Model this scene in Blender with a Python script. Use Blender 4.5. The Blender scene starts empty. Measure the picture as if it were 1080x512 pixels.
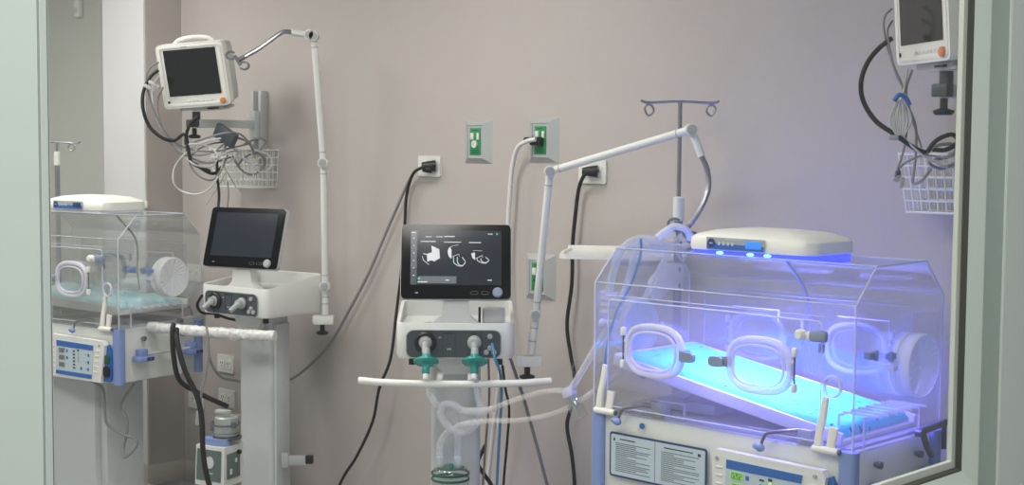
import bpy, bmesh, math, random
from mathutils import Vector, Matrix, noise
random.seed(7)
SC = bpy.context.scene
COL = SC.collection
PI = math.pi
R = math.radians

# ---------------------------------------------------------------- camera, world, exposure
HC, PITCH, ROLL, FPX = 1.638, R(3.89), R(-.4), 1500.0
cd = bpy.data.cameras.new('camera'); cam = bpy.data.objects.new('camera', cd); COL.objects.link(cam)
cd.sensor_width = 36; cd.lens = 36 * FPX / 1080; cd.clip_start = .05
cam.matrix_world = Matrix.Translation((0, 0, HC)) @ Matrix.Rotation(PI/2 - PITCH, 4, 'X') @ Matrix.Rotation(-ROLL, 4, 'Z')
SC.camera = cam
wd = bpy.data.worlds.new('world'); SC.world = wd; wd.use_nodes = True
wd.node_tree.nodes['Background'].inputs[0].default_value = (.82, .86, .83, 1)
wd.node_tree.nodes['Background'].inputs[1].default_value = .42
SC.view_settings.view_transform = 'Standard'; SC.view_settings.look = 'None'
SC.view_settings.exposure = 0.0; SC.view_settings.gamma = 1
try: SC.view_settings.use_curve_mapping = False
except Exception: pass
SC.cycles.use_denoising = True
SC.cycles.max_bounces = 10; SC.cycles.transparent_max_bounces = 40
SC.cycles.diffuse_bounces = 4; SC.cycles.glossy_bounces = 4; SC.cycles.sample_clamp_indirect = 6

ROOM_LIGHT = 21.0       # ceiling panels
BLUE_LIGHT = 24.0       # phototherapy lamp on the near incubator (W)
CORRIDOR = 33.0

# wall frame: x along the back wall, y towards the back wall, turned 44.2 degrees
AW = R(-44.2)
MW = Matrix.Rotation(AW, 4, 'Z')
def W(x, y, z): return MW @ Vector((x, y, z))
WY = 3.811             # back wall
WX = -1.138            # corridor window wall

def area(name, mtx, sx, sy, power, color, spread=PI):
    l = bpy.data.lights.new(name, 'AREA'); l.shape = 'RECTANGLE'; l.size = sx; l.size_y = sy
    l.energy = power; l.color = color; l.spread = spread
    o = bpy.data.objects.new(name, l); COL.objects.link(o); o.matrix_world = mtx
    o['kind'] = 'structure'
    return o
# corridor ceiling light
area('corridor_lamp', MW @ Matrix.Translation((-.15, .9, 2.68)), .5, 1.4, CORRIDOR, (.95, 1, .965))

# ---------------------------------------------------------------- camera ray helpers (turn a pixel into a place)
def ray(u, v):
    X, Y = u - 540, 256 - v
    c, s = math.cos(-ROLL), math.sin(-ROLL)
    X, Y = X*c - Y*s, X*s + Y*c
    c, s = math.cos(PITCH), math.sin(PITCH)
    return Vector((X/FPX, c + s*Y/FPX, -s + c*Y/FPX))
CAMP = Vector((0, 0, HC))
def at(u, v, y):
    d = ray(u, v); return CAMP + d * (y / d.y)
def onwall(u, v, off=.02):
    n = W(0, 1, 0) ; d = ray(u, v)
    return CAMP + d * ((W(0, WY - off, 0) - CAMP).dot(n) / d.dot(n))

# ---------------------------------------------------------------- materials
def lin(c):
    if isinstance(c, str): c = [int(c[i:i+2], 16)/255 for i in (0, 2, 4)]
    return tuple((x/12.92 if x <= .04045 else ((x+.055)/1.055)**2.4) for x in c)
def nodemat(name):
    m = bpy.data.materials.new(name); m.use_nodes = True; nt = m.node_tree; nt.nodes.clear()
    return m, nt, nt.nodes.new('ShaderNodeOutputMaterial')
def pm(name, col, rough=.45, metal=0, emit=None, es=0, var=.03, scale=30, bump=0, spec=.5, alpha=None):
    """principled, with a faint procedural mottling of the colour"""
    m, nt, out = nodemat(name); c = lin(col)
    b = nt.nodes.new('ShaderNodeBsdfPrincipled')
    b.inputs['Roughness'].default_value = rough; b.inputs['Metallic'].default_value = metal
    b.inputs['Specular IOR Level'].default_value = spec
    tc = nt.nodes.new('ShaderNodeTexCoord'); n = nt.nodes.new('ShaderNodeTexNoise')
    n.inputs['Scale'].default_value = scale; n.inputs['Detail'].default_value = 3
    nt.links.new(tc.outputs['Object'], n.inputs['Vector'])
    mx = nt.nodes.new('ShaderNodeMix'); mx.data_type = 'RGBA'
    mx.inputs[6].default_value = tuple(x*(1-var) for x in c)+(1,); mx.inputs[7].default_value = tuple(min(1, x*(1+var)) for x in c)+(1,)
    nt.links.new(n.outputs['Fac'], mx.inputs[0]); nt.links.new(mx.outputs[2], b.inputs['Base Color'])
    if bump:
        bp = nt.nodes.new('ShaderNodeBump'); bp.inputs['Strength'].default_value = bump; bp.inputs['Distance'].default_value = .003
        nt.links.new(n.outputs['Fac'], bp.inputs['Height']); nt.links.new(bp.outputs[0], b.inputs['Normal'])
    if emit:
        b.inputs['Emission Color'].default_value = lin(emit)+(1,); b.inputs['Emission Strength'].default_value = es
    s = b
    if alpha is not None:
        t = nt.nodes.new('ShaderNodeBsdfTransparent'); mm = nt.nodes.new('ShaderNodeMixShader')
        mm.inputs[0].default_value = alpha; nt.links.new(t.outputs[0], mm.inputs[1]); nt.links.new(b.outputs[0], mm.inputs[2]); s = mm
    nt.links.new(s.outputs[0], out.inputs[0])
    return m
def clear(name, tint=(1, 1, 1), base=.03, gain=.55, power=3.5, haze=0.0, hazecol=(.9, .92, 1)):
    """clear sheet: transparent with a sheen that grows at grazing angles, and a little surface haze"""
    m, nt, out = nodemat(name)
    t = nt.nodes.new('ShaderNodeBsdfTransparent'); t.inputs[0].default_value = tuple(tint)+(1,)
    g = nt.nodes.new('ShaderNodeBsdfGlossy'); g.inputs['Roughness'].default_value = .03
    lw = nt.nodes.new('ShaderNodeLayerWeight'); lw.inputs[0].default_value = .5
    p = nt.nodes.new('ShaderNodeMath'); p.operation = 'POWER'; p.inputs[1].default_value = power
    nt.links.new(lw.outputs['Facing'], p.inputs[0])
    ma = nt.nodes.new('ShaderNodeMath'); ma.operation = 'MULTIPLY_ADD'; ma.inputs[1].default_value = gain; ma.inputs[2].default_value = base
    nt.links.new(p.outputs[0], ma.inputs[0])
    mx = nt.nodes.new('ShaderNodeMixShader'); nt.links.new(ma.outputs[0], mx.inputs[0]); nt.links.new(t.outputs[0], mx.inputs[1]); nt.links.new(g.outputs[0], mx.inputs[2])
    s = mx
    if haze:
        d = nt.nodes.new('ShaderNodeBsdfDiffuse'); d.inputs[0].default_value = tuple(hazecol)+(1,)
        tr = nt.nodes.new('ShaderNodeBsdfTranslucent'); tr.inputs[0].default_value = tuple(hazecol)+(1,)
        a = nt.nodes.new('ShaderNodeAddShader'); 
        m1 = nt.nodes.new('ShaderNodeMixShader'); m1.inputs[0].default_value = .5
        nt.links.new(d.outputs[0], m1.inputs[1]); nt.links.new(tr.outputs[0], m1.inputs[2])
        m2 = nt.nodes.new('ShaderNodeMixShader'); m2.inputs[0].default_value = haze
        nt.links.new(mx.outputs[0], m2.inputs[1]); nt.links.new(m1.outputs[0], m2.inputs[2]); s = m2
    nt.links.new(s.outputs[0], out.inputs[0])
    return m
M = dict(
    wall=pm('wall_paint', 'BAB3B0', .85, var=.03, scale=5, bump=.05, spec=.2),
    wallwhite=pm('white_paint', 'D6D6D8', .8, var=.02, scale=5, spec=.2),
    wallgrey=pm('grey_paint', 'C3C5C0', .8, var=.03, scale=3, spec=.2),
    ceil=pm('ceiling_paint', 'D8D8D5', .9), floor=pm('floor_vinyl', 'A2A2A5', .5, var=.08, scale=9),
    base=pm('baseboard_vinyl', 'C6C0B8', .6),
    frame=pm('frame_aluminium', 'C3CAC3', .45, var=.01, spec=.3), framedark=pm('frame_bead', '8F9992', .5), gasket=pm('rubber_gasket', '4A4C44', .7),
    lip=pm('frame_lip', 'CDD0C8', .4), corr=pm('corridor_paint', 'B2BAB1', .85, var=.02, scale=4),
    white=pm('white_plastic', 'DFE1DE', .38, var=.015), cream=pm('cream_plastic', 'EAEAE5', .42, var=.015),
    body=pm('white_enamel', 'DADEDA', .35, var=.015), grey=pm('grey_plastic', 'A6ABAB', .45), lgrey=pm('light_grey_enamel', 'C4C9C9', .4, var=.02),
    dgrey=pm('dark_grey_plastic', '474E56', .4), black=pm('black_plastic', '121315', .4), rubber=pm('black_rubber', '17181A', .6),
    bezel=pm('black_glass', '0B0D12', .10, spec=.2), blue=pm('blue_plastic', '8196CB', .45), blued=pm('blue_panel', '2F68B4', .4), bluel=pm('pale_blue_panel', 'BCCDD6', .4),
    navy=pm('navy_print', '24406E', .5), metal=pm('brushed_steel', '9A9CA2', .32, .75, var=.1, scale=60), dmetal=pm('dark_steel', '77797F', .42, .55), alu=pm('silver_aluminium', 'BFC2C3', .4, .35, var=.04),
    screen=pm('dark_lcd', '16181B', .15, emit='2A2D33', es=.12), green=pm('green_panel', '1E8A52', .45), greend=pm('dark_green', '0F5A3A', .5), greyg=pm('grey_green_enamel', '5D6E69', .45),
    orange=pm('orange_knob', 'D98A5C', .45), teal=pm('teal_plastic', '1A9C93', .25, alpha=.9), ink=pm('printed_ink', '34383C', .7), cuff=pm('pleated_cuff', 'E8EAEE', .6, alpha=.68, bump=.6, scale=50),
    milky=pm('milky_silicone', 'E6E6F2', .35, alpha=.62), tube=pm('clear_tube', 'E9ECF2', .25, alpha=.36), tubethin=pm('thin_clear_tube', 'E8E6E2', .2, alpha=.3), bluetube=pm('blue_tube', '3C86B4', .35, alpha=.85),
    wrap=pm('plastic_film', 'E4E4E4', .18, bump=1.0, scale=45, alpha=.93), gcable=pm('grey_cable', '87888A', .55), lcable=pm('light_cable', 'C4C5C6', .5), wcable=pm('white_hose', 'DCDDDC', .5),
    pad=None, acr=clear('clear_acrylic', (.985, .99, .99), .05, .85, 2.2, haze=.03, hazecol=(.92, .95, .95)), edge=pm('lit_acrylic_edge', 'E4E9F4', .25, alpha=.62),  # edge: glow of guided light put in as a paler, half-opaque colour
    glass=clear('window_glass', (.985, .99, .985), .02, .4, 4), chamber=clear('chamber_clear', (.93, .96, .93), .08, .6, 3, haze=.06),
    ledw=pm('led_blue', '2040FF', .4, emit='3038FF', es=3.0), led=pm('led_dot', '40C0FF', .4, emit='4FC8FF', es=9.0), lcdblue=pm('lcd_blue', '2F7BE0', .3, emit='3E8EF0', es=.55), lcdgreen=pm('lcd_green', '8FC46A', .3, emit='7FCF5A', es=.35),
    lime=pm('lime_bar', '9EEA2E', .3, emit='9EEA2E', es=.9), dkgreen=pm('lcd_digit', '2A3A28', .5),
    ui=pm('display_white', 'C8CBD0', .4, emit='C8CBD0', es=.35), uig=pm('display_grey', '565C66', .4, emit='565C66', es=.35), uid=pm('display_dark', '22262E', .12, spec=.2, emit='2B303A', es=.5), uip=pm('display_strip', '2D3640', .2, emit='3A4450', es=.5), uigreen=pm('display_green', '4FC090', .4, emit='4FC090', es=.5),
    panel=pm('ceiling_panel', 'FFFFFF', .5, emit='FFFBF4', es=ROOM_LIGHT), bottle=pm('bluegrey_plastic', '8593AC', .4), deck=pm('grey_deck', 'A9ACB8', .35), mattcore=pm('mattress_foam', 'C9D6DE', .6), paper=pm('white_paper', 'D8D9D6', .7))
def padmat(name, c0, c1):
    m, nt, out = nodemat(name)
    b = nt.nodes.new('ShaderNodeBsdfPrincipled'); b.inputs['Roughness'].default_value = .8
    tc = nt.nodes.new('ShaderNodeTexCoord'); v = nt.nodes.new('ShaderNodeTexVoronoi'); v.voronoi_dimensions = '2D'; v.inputs['Scale'].default_value = 19
    nt.links.new(tc.outputs['Object'], v.inputs['Vector'])
    lt = nt.nodes.new('ShaderNodeMath'); lt.operation = 'LESS_THAN'; lt.inputs[1].default_value = .09
    nt.links.new(v.outputs['Distance'], lt.inputs[0])
    mx = nt.nodes.new('ShaderNodeMix'); mx.data_type = 'RGBA'; mx.inputs[6].default_value = lin(c0)+(1,); mx.inputs[7].default_value = lin(c1)+(1,)
    nt.links.new(lt.outputs[0], mx.inputs[0]); nt.links.new(mx.outputs[2], b.inputs['Base Color'])
    n = nt.nodes.new('ShaderNodeTexNoise'); n.inputs['Scale'].default_value = 28; nt.links.new(tc.outputs['Object'], n.inputs['Vector'])
    bp = nt.nodes.new('ShaderNodeBump'); bp.inputs['Strength'].default_value = .5; bp.inputs['Distance'].default_value = .01
    nt.links.new(n.outputs['Fac'], bp.inputs['Height']); nt.links.new(bp.outputs[0], b.inputs['Normal'])
    nt.links.new(b.outputs[0], out.inputs[0]); return m
M['pad'] = padmat('pale_blue_pad', 'B9DEE6', '7FB4C8'); M['litpad'] = padmat('lit_cyan_pad', '48E4F0', '0B4468')  # near pad: its cyan glow under the blue lamp is put into the colour

# ---------------------------------------------------------------- mesh building
def smooth(pts, k=6, closed=False):
    pts = [Vector(p) for p in pts]; n = len(pts); out = []
    if n < 3: return pts
    rng = range(n) if closed else range(n-1)
    for i in rng:
        p0 = pts[(i-1) % n] if closed or i > 0 else pts[0]*2 - pts[1]
        p1 = pts[i]; p2 = pts[(i+1) % n]
        p3 = pts[(i+2) % n] if closed or i+2 < n else pts[-1]*2 - pts[-2]
        for j in range(k):
            t = j/k
            out.append(.5*((2*p1)+(p2-p0)*t+(2*p0-5*p1+4*p2-p3)*t*t+(-p0+3*p1-3*p2+p3)*t**3))
    if not closed: out.append(pts[-1])
    return out
def rrect(w, h, r, n=5):
    p = []
    for cx, cy, a in ((w/2-r, h/2-r, 0), (-w/2+r, h/2-r, 90), (-w/2+r, -h/2+r, 180), (w/2-r, -h/2+r, 270)):
        for i in range(n+1):
            t = R(a + 90*i/n); p.append((cx+r*math.cos(t), cy+r*math.sin(t)))
    return p
def superell(a, b, e=2.6, n=40):
    p = []
    for i in range(n):
        t = 2*PI*i/n; c, s = math.cos(t), math.sin(t)
        p.append((a*abs(c)**(2/e)*(1 if c >= 0 else -1), b*abs(s)**(2/e)*(1 if s >= 0 else -1)))
    return p
def circ(r, n=12): return [(r*math.cos(2*PI*i/n), r*math.sin(2*PI*i/n)) for i in range(n)]
FX = Matrix(((0, 0, 1, 0), (1, 0, 0, 0), (0, 1, 0, 0), (0, 0, 0, 1)))      # drawing plane (y,z), depth along +x
FY = Matrix(((1, 0, 0, 0), (0, 0, -1, 0), (0, 1, 0, 0), (0, 0, 0, 1)))     # drawing plane (x,z), depth along -y (to the viewer of a front)
def T(x, y, z): return Matrix.Translation((x, y, z))
def RX(a): return Matrix.Rotation(R(a), 4, 'X')
def RY(a): return Matrix.Rotation(R(a), 4, 'Y')
def RZ(a): return Matrix.Rotation(R(a), 4, 'Z')
class MB:
    def __init__(s, m=None): s.bm = bmesh.new(); s.m = m or Matrix.Identity(4)
    def V(s, p, mm=None): return s.bm.verts.new(s.m @ ((mm @ Vector(p)) if mm is not None else Vector(p)))
    def F(s, vs):
        try: return s.bm.faces.new(vs)
        except ValueError: return None
    def box(s, c, sz, r=0, seg=2, mm=None):
        t = bmesh.new(); bmesh.ops.create_cube(t, size=1)
        for v in t.verts: v.co = Vector((v.co.x*sz[0], v.co.y*sz[1], v.co.z*sz[2]))
        if r > 0: bmesh.ops.bevel(t, geom=list(t.edges), offset=min(r, min(sz)*.49), segments=seg, profile=.5, affect='EDGES')
        t.transform(T(*c))
        if mm is not None: t.transform(mm)
        t.transform(s.m); me = bpy.data.meshes.new('t'); t.to_mesh(me); t.free(); s.bm.from_mesh(me); bpy.data.meshes.remove(me); return s
    def sweep(s, pts, prof, closed=False, up=None, cap=True, scale=None):
        pts = [Vector(p) for p in pts]; n = len(pts); rings = []
        def tan(i):
            a = pts[(i-1) % n] if closed else pts[max(i-1, 0)]; b = pts[(i+1) % n] if closed else pts[min(i+1, n-1)]
            d = b-a; return d.normalized() if d.length > 1e-9 else Vector((0, 0, 1))
        t0 = tan(0); u = Vector(up) if up else (Vector((0, 0, 1)) if abs(t0.z) < .9 else Vector((1, 0, 0)))
        u = (u - t0*u.dot(t0)).normalized()
        for i in range(n):
            t = tan(i)
            if up: u = Vector(up)
            u = (u - t*u.dot(t)); u = u.normalized() if u.length > 1e-6 else Vector((1, 0, 0))
            w = t.cross(u); k = scale(i/(n-1)) if scale else 1
            rings.append([s.V(pts[i] + w*(a*k) + u*(b*k)) for a, b in prof])
        m = len(prof)
        for i in range(n if closed else n-1):
            A, B = rings[i], rings[(i+1) % n]
            for j in range(m): s.F([A[j], A[(j+1) % m], B[(j+1) % m], B[j]])
        if cap and not closed: s.F(rings[0][::-1]); s.F(rings[-1])
        return s
    def tube(s, pts, r, n=8, sm=True, closed=False, **k):
        return s.sweep(smooth(pts, 6, closed) if sm and len(pts) > 2 else pts, circ(r, n), closed, **k)
    def cyl(s, a, b, r, n=20): return s.sweep([Vector(a), Vector(b)], circ(r, n))
    def lathe(s, prof, mm=None, n=32):
        rings = []
        for r, z in prof:
            rings.append([s.V((r*math.cos(2*PI*i/n), r*math.sin(2*PI*i/n), z), mm) for i in range(n)] if r > 1e-6 else [s.V((0, 0, z), mm)])
        for A, B in zip(rings, rings[1:]):
            for j in range(n):
                k = (j+1) % n
                if len(A) == 1 and len(B) == 1: continue
                if len(A) == 1: s.F([A[0], B[j], B[k]])
                elif len(B) == 1: s.F([A[j], A[k], B[0]])
                else: s.F([A[j], A[k], B[k], B[j]])
        return s
    def prism(s, poly, d, mm=None, d0=0):
        a = [s.V((x, y, d0), mm) for x, y in poly]; b = [s.V((x, y, d0+d), mm) for x, y in poly]; n = len(poly)
        s.F(a[::-1]); s.F(b)
        for i in range(n): s.F([a[i], a[(i+1) % n], b[(i+1) % n], b[i]])
        return s
    def ball(s, c, r, sc=(1, 1, 1), mm=None):
        t = bmesh.new(); bmesh.ops.create_uvsphere(t, u_segments=16, v_segments=10, radius=r)
        t.transform(T(*c) @ Matrix.Diagonal((*sc, 1)))
        if mm is not None: t.transform(mm)
        t.transform(s.m); me = bpy.data.meshes.new('t'); t.to_mesh(me); t.free(); s.bm.from_mesh(me); bpy.data.meshes.remove(me); return s
    def split(s, name, mat, parent=None, ang=35):
        """every separate piece becomes an object of its own"""
        bmesh.ops.remove_doubles(s.bm, verts=s.bm.verts, dist=1e-6)
        seen = set(); s.bm.verts.ensure_lookup_table(); out = []
        for v0 in s.bm.verts:
            if v0 in seen: continue
            st, isl = [v0], []
            seen.add(v0)
            while st:
                v = st.pop(); isl.append(v)
                for e in v.link_edges:
                    w = e.other_vert(v)
                    if w not in seen: seen.add(w); st.append(w)
            q = MB(); mp_ = {v: q.bm.verts.new(v.co) for v in isl}
            for f in {f for v in isl for f in v.link_faces}: q.bm.faces.new([mp_[v] for v in f.verts])
            out.append(q.build(name, mat, parent, ang))
        s.bm.free(); return out
    def build(s, name, mat, parent=None, ang=35, **tags):
        bmesh.ops.remove_doubles(s.bm, verts=s.bm.verts, dist=1e-6)
        bmesh.ops.recalc_face_normals(s.bm, faces=s.bm.faces)
        me = bpy.data.meshes.new(name); s.bm.to_mesh(me); s.bm.free()
        me.materials.append(M[mat]); me.shade_smooth(); me.set_sharp_from_angle(angle=R(ang))
        o = bpy.data.objects.new(name, me); COL.objects.link(o)
        if parent: o.parent = parent
        for k, v in tags.items(): o[k] = v
        return o
def thing(name, label, cat, mtx=None, group=None):
    o = bpy.data.objects.new(name, None); COL.objects.link(o); o.empty_display_size = .05
    if mtx is not None: o.matrix_world = mtx
    o['label'] = label; o['category'] = cat
    if group: o['group'] = group
    return o
def tag(o, label, cat, group=None, kind=None):
    o['label'] = label; o['category'] = cat
    if group: o['group'] = group
    if kind: o['kind'] = kind
    return o
def struct(name, mb, mat, parent=None):
    o = mb.build(name, mat, parent)
    if not parent: o['kind'] = 'structure'
    return o

# ---------------------------------------------------------------- the room
struct('floor', MB(MW).box((-3.5, 1, -.05), (10, 7, .1)), 'floor')
struct('ceiling', MB(MW).box((-4.6, 1.4, 2.85), (7, 5.4, .1)), 'ceil')
struct('wall_back', MB(MW).box((-3.45, WY+.1, 1.4), (5.1, .2, 2.8)), 'wall')
# pilaster at the left end: white face, tan returning side
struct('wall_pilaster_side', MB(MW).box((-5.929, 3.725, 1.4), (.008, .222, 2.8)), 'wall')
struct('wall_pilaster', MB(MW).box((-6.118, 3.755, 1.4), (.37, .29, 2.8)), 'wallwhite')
struct('wall_left_recess', MB(MW).box((-7.2, 4.0, 1.4), (2.0, .2, 2.8)), 'wallgrey')
struct('wall_left', MB(MW).box((-8.1, 1.4, 1.4), (.2, 5.4, 2.8)), 'wallgrey')
struct('wall_front', MB(MW).box((-4.6, -1.3, 1.4), (7, .2, 2.8)), 'ceil')
struct('baseboard_back', MB(MW).box((-3.45, WY-.006, .05), (5.0, .012, .1), .003), 'base')
struct('baseboard_pilaster', MB(MW).box((-6.11, 3.602, .05), (.386, .014, .1), .003).box((-5.918, 3.7, .05), (.014, .21, .1), .003), 'base')
struct('trim_recess', MB(MW).box((-6.95, 3.894, .05), (1.2, .012, .1), .003), 'base')
# window wall with an opening
OY0, OY1, OZ0, OZ1 = .602, 2.27, 1.096, 2.32
wm = MB(MW)
ya, yb, za, zb = OY0-.045, OY1+.20, OZ0-.07, OZ1+.07
xw = WX-.02
wm.box((xw, (ya-2.6)/2-.3, 1.4), (.12, ya+2.6+.6-.0, 2.8)) if False else None
wm.box((xw, (-1.2+ya)/2, 1.4), (.12, ya+1.2, 2.8)); wm.box((xw, (yb+3.9)/2, 1.4), (.12, 3.9-yb, 2.8))
wm.box((xw, (ya+yb)/2, za/2), (.12, yb-ya, za)); wm.box((xw, (ya+yb)/2, (zb+2.8)/2), (.12, yb-ya, 2.8-zb))
struct('wall_right', wm, 'corr')
win = bpy.data.objects.new('window_1', None); COL.objects.link(win); win['kind'] = 'structure'
def frame_ring(name, prof, mat):
    m = MB(MW); rings = []
    for s_, k in prof:
        sl = s_*.22 + max(k, 0)*.54
        rings.append([m.V((WX+k, y, z)) for y, z in ((OY0-sl, OZ0-s_), (OY1+s_, OZ0-s_), (OY1+s_, OZ1+s_), (OY0-sl, OZ1+s_))])
    for A, B in zip(rings, rings[1:]+rings[:1]):
        for j in range(4): m.F([A[j], A[(j+1) % 4], B[(j+1) % 4], B[j]])
    return m.build(name, mat, win, 20)
frame_ring('frame_lip', [(-.004, -.014), (.014, -.014), (.014, -.005), (-.004, -.005)], 'lip')
frame_ring('gasket', [(.008, -.004), (.018, -.004), (.018, .005), (.010, .005)], 'gasket')
frame_ring('glazing_bead', [(.012, .002), (.0145, .006), (.040, .022), (.05, .022), (.05, .002)], 'frame')
frame_ring('frame_return', [(.042, .02), (.050, .05), (.056, .05), (.056, .02)], 'framedark')
frame_ring('frame', [(.05, .0), (.05, .055), (.30, .055), (.30, .0)], 'frame')
MB(MW).box((WX-.002, (OY0+OY1)/2, (OZ0+OZ1)/2), (.006, OY1-OY0+.02, OZ1-OZ0+.02)).build('glass_pane', 'glass', win)
# unseen ceiling light panels, the last added to brighten the left recess
for i, (x, y) in enumerate(((-5.6, 1.0), (-5.6, 2.6), (-3.6, 1.0), (-3.6, 2.6), (-2.0, 1.6), (-7.3, 1.8))):
    c = thing('ceiling_light', 'square white ceiling light panel out of view above the room', 'ceiling light', MW @ T(x, y, 2.80), 'ceiling lights')
    MB().box((0, 0, -.012), (.66, .66, .024), .004).build('light_frame', 'white', c)
    MB().box((0, 0, -.026), (.58, .58, .006)).build('diffuser', 'panel', c)

# ---------------------------------------------------------------- incubators
L, IW, ZB, ZT, HH, HT, HI = .85, .445, .66, .88, .37, .464, .095
def pt(m, p): return m @ Vector(p)
HEX = [(0, 0), (0, HH), (HI, HT), (IW-HI, HT), (IW, HH), (IW, 0)]
def port_door(root, x, z, side, back=False, hand=1):
    """oval access door on the front (or rear) sheet; side: hinge at -1 left / +1 right"""
    y, s = (0, 1) if not back else (IW, -1)
    mm = T(x, y, z) @ (FY if not back else Matrix(((1, 0, 0, 0), (0, 0, 1, 0), (0, 1, 0, 0), (0, 0, 0, 1))))
    d = bpy.data.objects.new('port_door', None)
    m = MB()
    e1 = superell(.094, .068, 2.7); ring = [mm @ Vector((a, b, .017)) for a, b in e1]
    m.sweep(ring, rrect(.016, .020, .006, 3), closed=True, up=(0, -1, 0))
    e2 = superell(.078, .053, 2.7); ring2 = [mm @ Vector((a, b, .024)) for a, b in e2]
    m.sweep(ring2, rrect(.006, .010, .002, 2), closed=True, up=(0, -1, 0))
    door = m.build('port_door', 'milky', root)
    MB().prism(superell(.086, .06, 2.7), .004, mm, .012).build('door_pane', 'acr', door)
    h = MB(); hx = side*.108
    h.cyl(mm @ Vector((hx, -.04, .02)), mm @ Vector((hx, .04, .02)), .0028, 8)
    hg = h.build('hinge_pin', 'dmetal', door)
    MB().box(mm @ Vector((hx, .046, .02)), (.013, .016, .024), .004).box(mm @ Vector((hx, -.046, .02)), (.013, .016, .024), .004).box(mm @ Vector((hx*.93, .02, .018)), (.016, .006, .008), .002).box(mm @ Vector((hx*.93, -.02, .018)), (.016, .006, .008), .002).split('hinge_cap', 'cream', hg)
    l = MB(); lx = -side*.125
    l.prism(rrect(.046, .027, .011), .013, mm @ T(lx, -.002, 0), .026).box(mm @ Vector((-side*.104, .0, .016)), (.020, .03, .028), .004)
    lt = l.build('latch', 'bottle' if not back else 'blue', door)
    return door
def cuff(root, x, y, z, sgn, rr=.083):
    mm = T(x, y, z) @ RY(90*sgn)
    m = MB(); m.lathe([(rr*.9, 0), (rr, .004), (rr, .016), (rr*.95, .02), (rr*.95, .03), (rr, .034), (rr, .05), (rr*.96, .056)], mm, 40)
    c = m.build('iris_cuff', 'cuff', root)
    m = MB(); n = 48; rings = []
    for k, f in enumerate((.97, .7, .4, .12, .03)):
        rings.append([m.V((rr*f*math.cos(2*PI*(i+k*.8)/n), rr*f*math.sin(2*PI*(i+k*.8)/n), .054 - .010*(1-f) + (.0011 if i % 2 else -.0011)*(f+.2)), mm) for i in range(n)])
    for A, B in zip(rings, rings[1:]):
        for j in range(n): m.F([A[j], A[(j+1) % n], B[(j+1) % n], B[j]])
    m.F(rings[-1]); m.build('pleated_membrane', 'cuff', c, 10)
    for a in (0, 180):
        MB().box((0, 0, 0), (.016, .022, .03), .003, mm=mm @ RZ(a) @ T(0, rr+.008, .012)).build('cuff_clip', 'milky' , c)
def lever(root, x, y):
    m = MB(); m.cyl((x-.035, y-.008, ZT+.002), (x+.038, y-.008, ZT+.002), .0095, 16)
    h = m.build('hood_hinge', 'cream', root)
    MB().cyl((x+.038, y-.008, ZT+.002), (x+.043, y-.008, ZT+.002), .007, 14).split('hinge_cap', 'dmetal', h)
    m = MB(); pts = [(x-.022, y-.006, ZT), (x-.017, y-.006, ZT+.05), (x-.008, y-.004, ZT+.10), (x-.004, y-.003, ZT+.135)]
    m.sweep(smooth(pts), rrect(.020, .012, .004, 3), up=(0, -1, 0), scale=lambda t: 1.15-.35*t)
    m.build('lever_arm', 'cream', h)
    m = MB(); pts = [(x+.012, y-.006, ZT+.003), (x+.018, y-.006, ZT+.03), (x+.022, y-.005, ZT+.062)]
    m.sweep(smooth(pts), rrect(.026, .010, .004, 3), up=(0, -1, 0), scale=lambda t: .9+.15*t)
    m.build('lever_paddle', 'cream', h)
def crank(root, x, z0):
    m = MB(); m.tube([(x+.09, .03, ZT+.035), (x+.05, 0, ZT+.03), (x+.015, -.018, ZT+.022), (x+.004, -.022, ZT+.006), (x, -.026, ZT-.012)], .0042)
    c = m.build('tilt_crank', 'dmetal', root)
    MB().ball((x, -.03, ZT-.016), .010, (1.4, 1, 1.1)).ball((x-.012, -.03, ZT-.014), .008, (1.3, 1, 1)).build('crank_knob', 'blue', c)
    MB().box((x+.105, .035, ZT+.02), (.04, .045, .04), .004).build('crank_bearing', 'grey', c)
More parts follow.
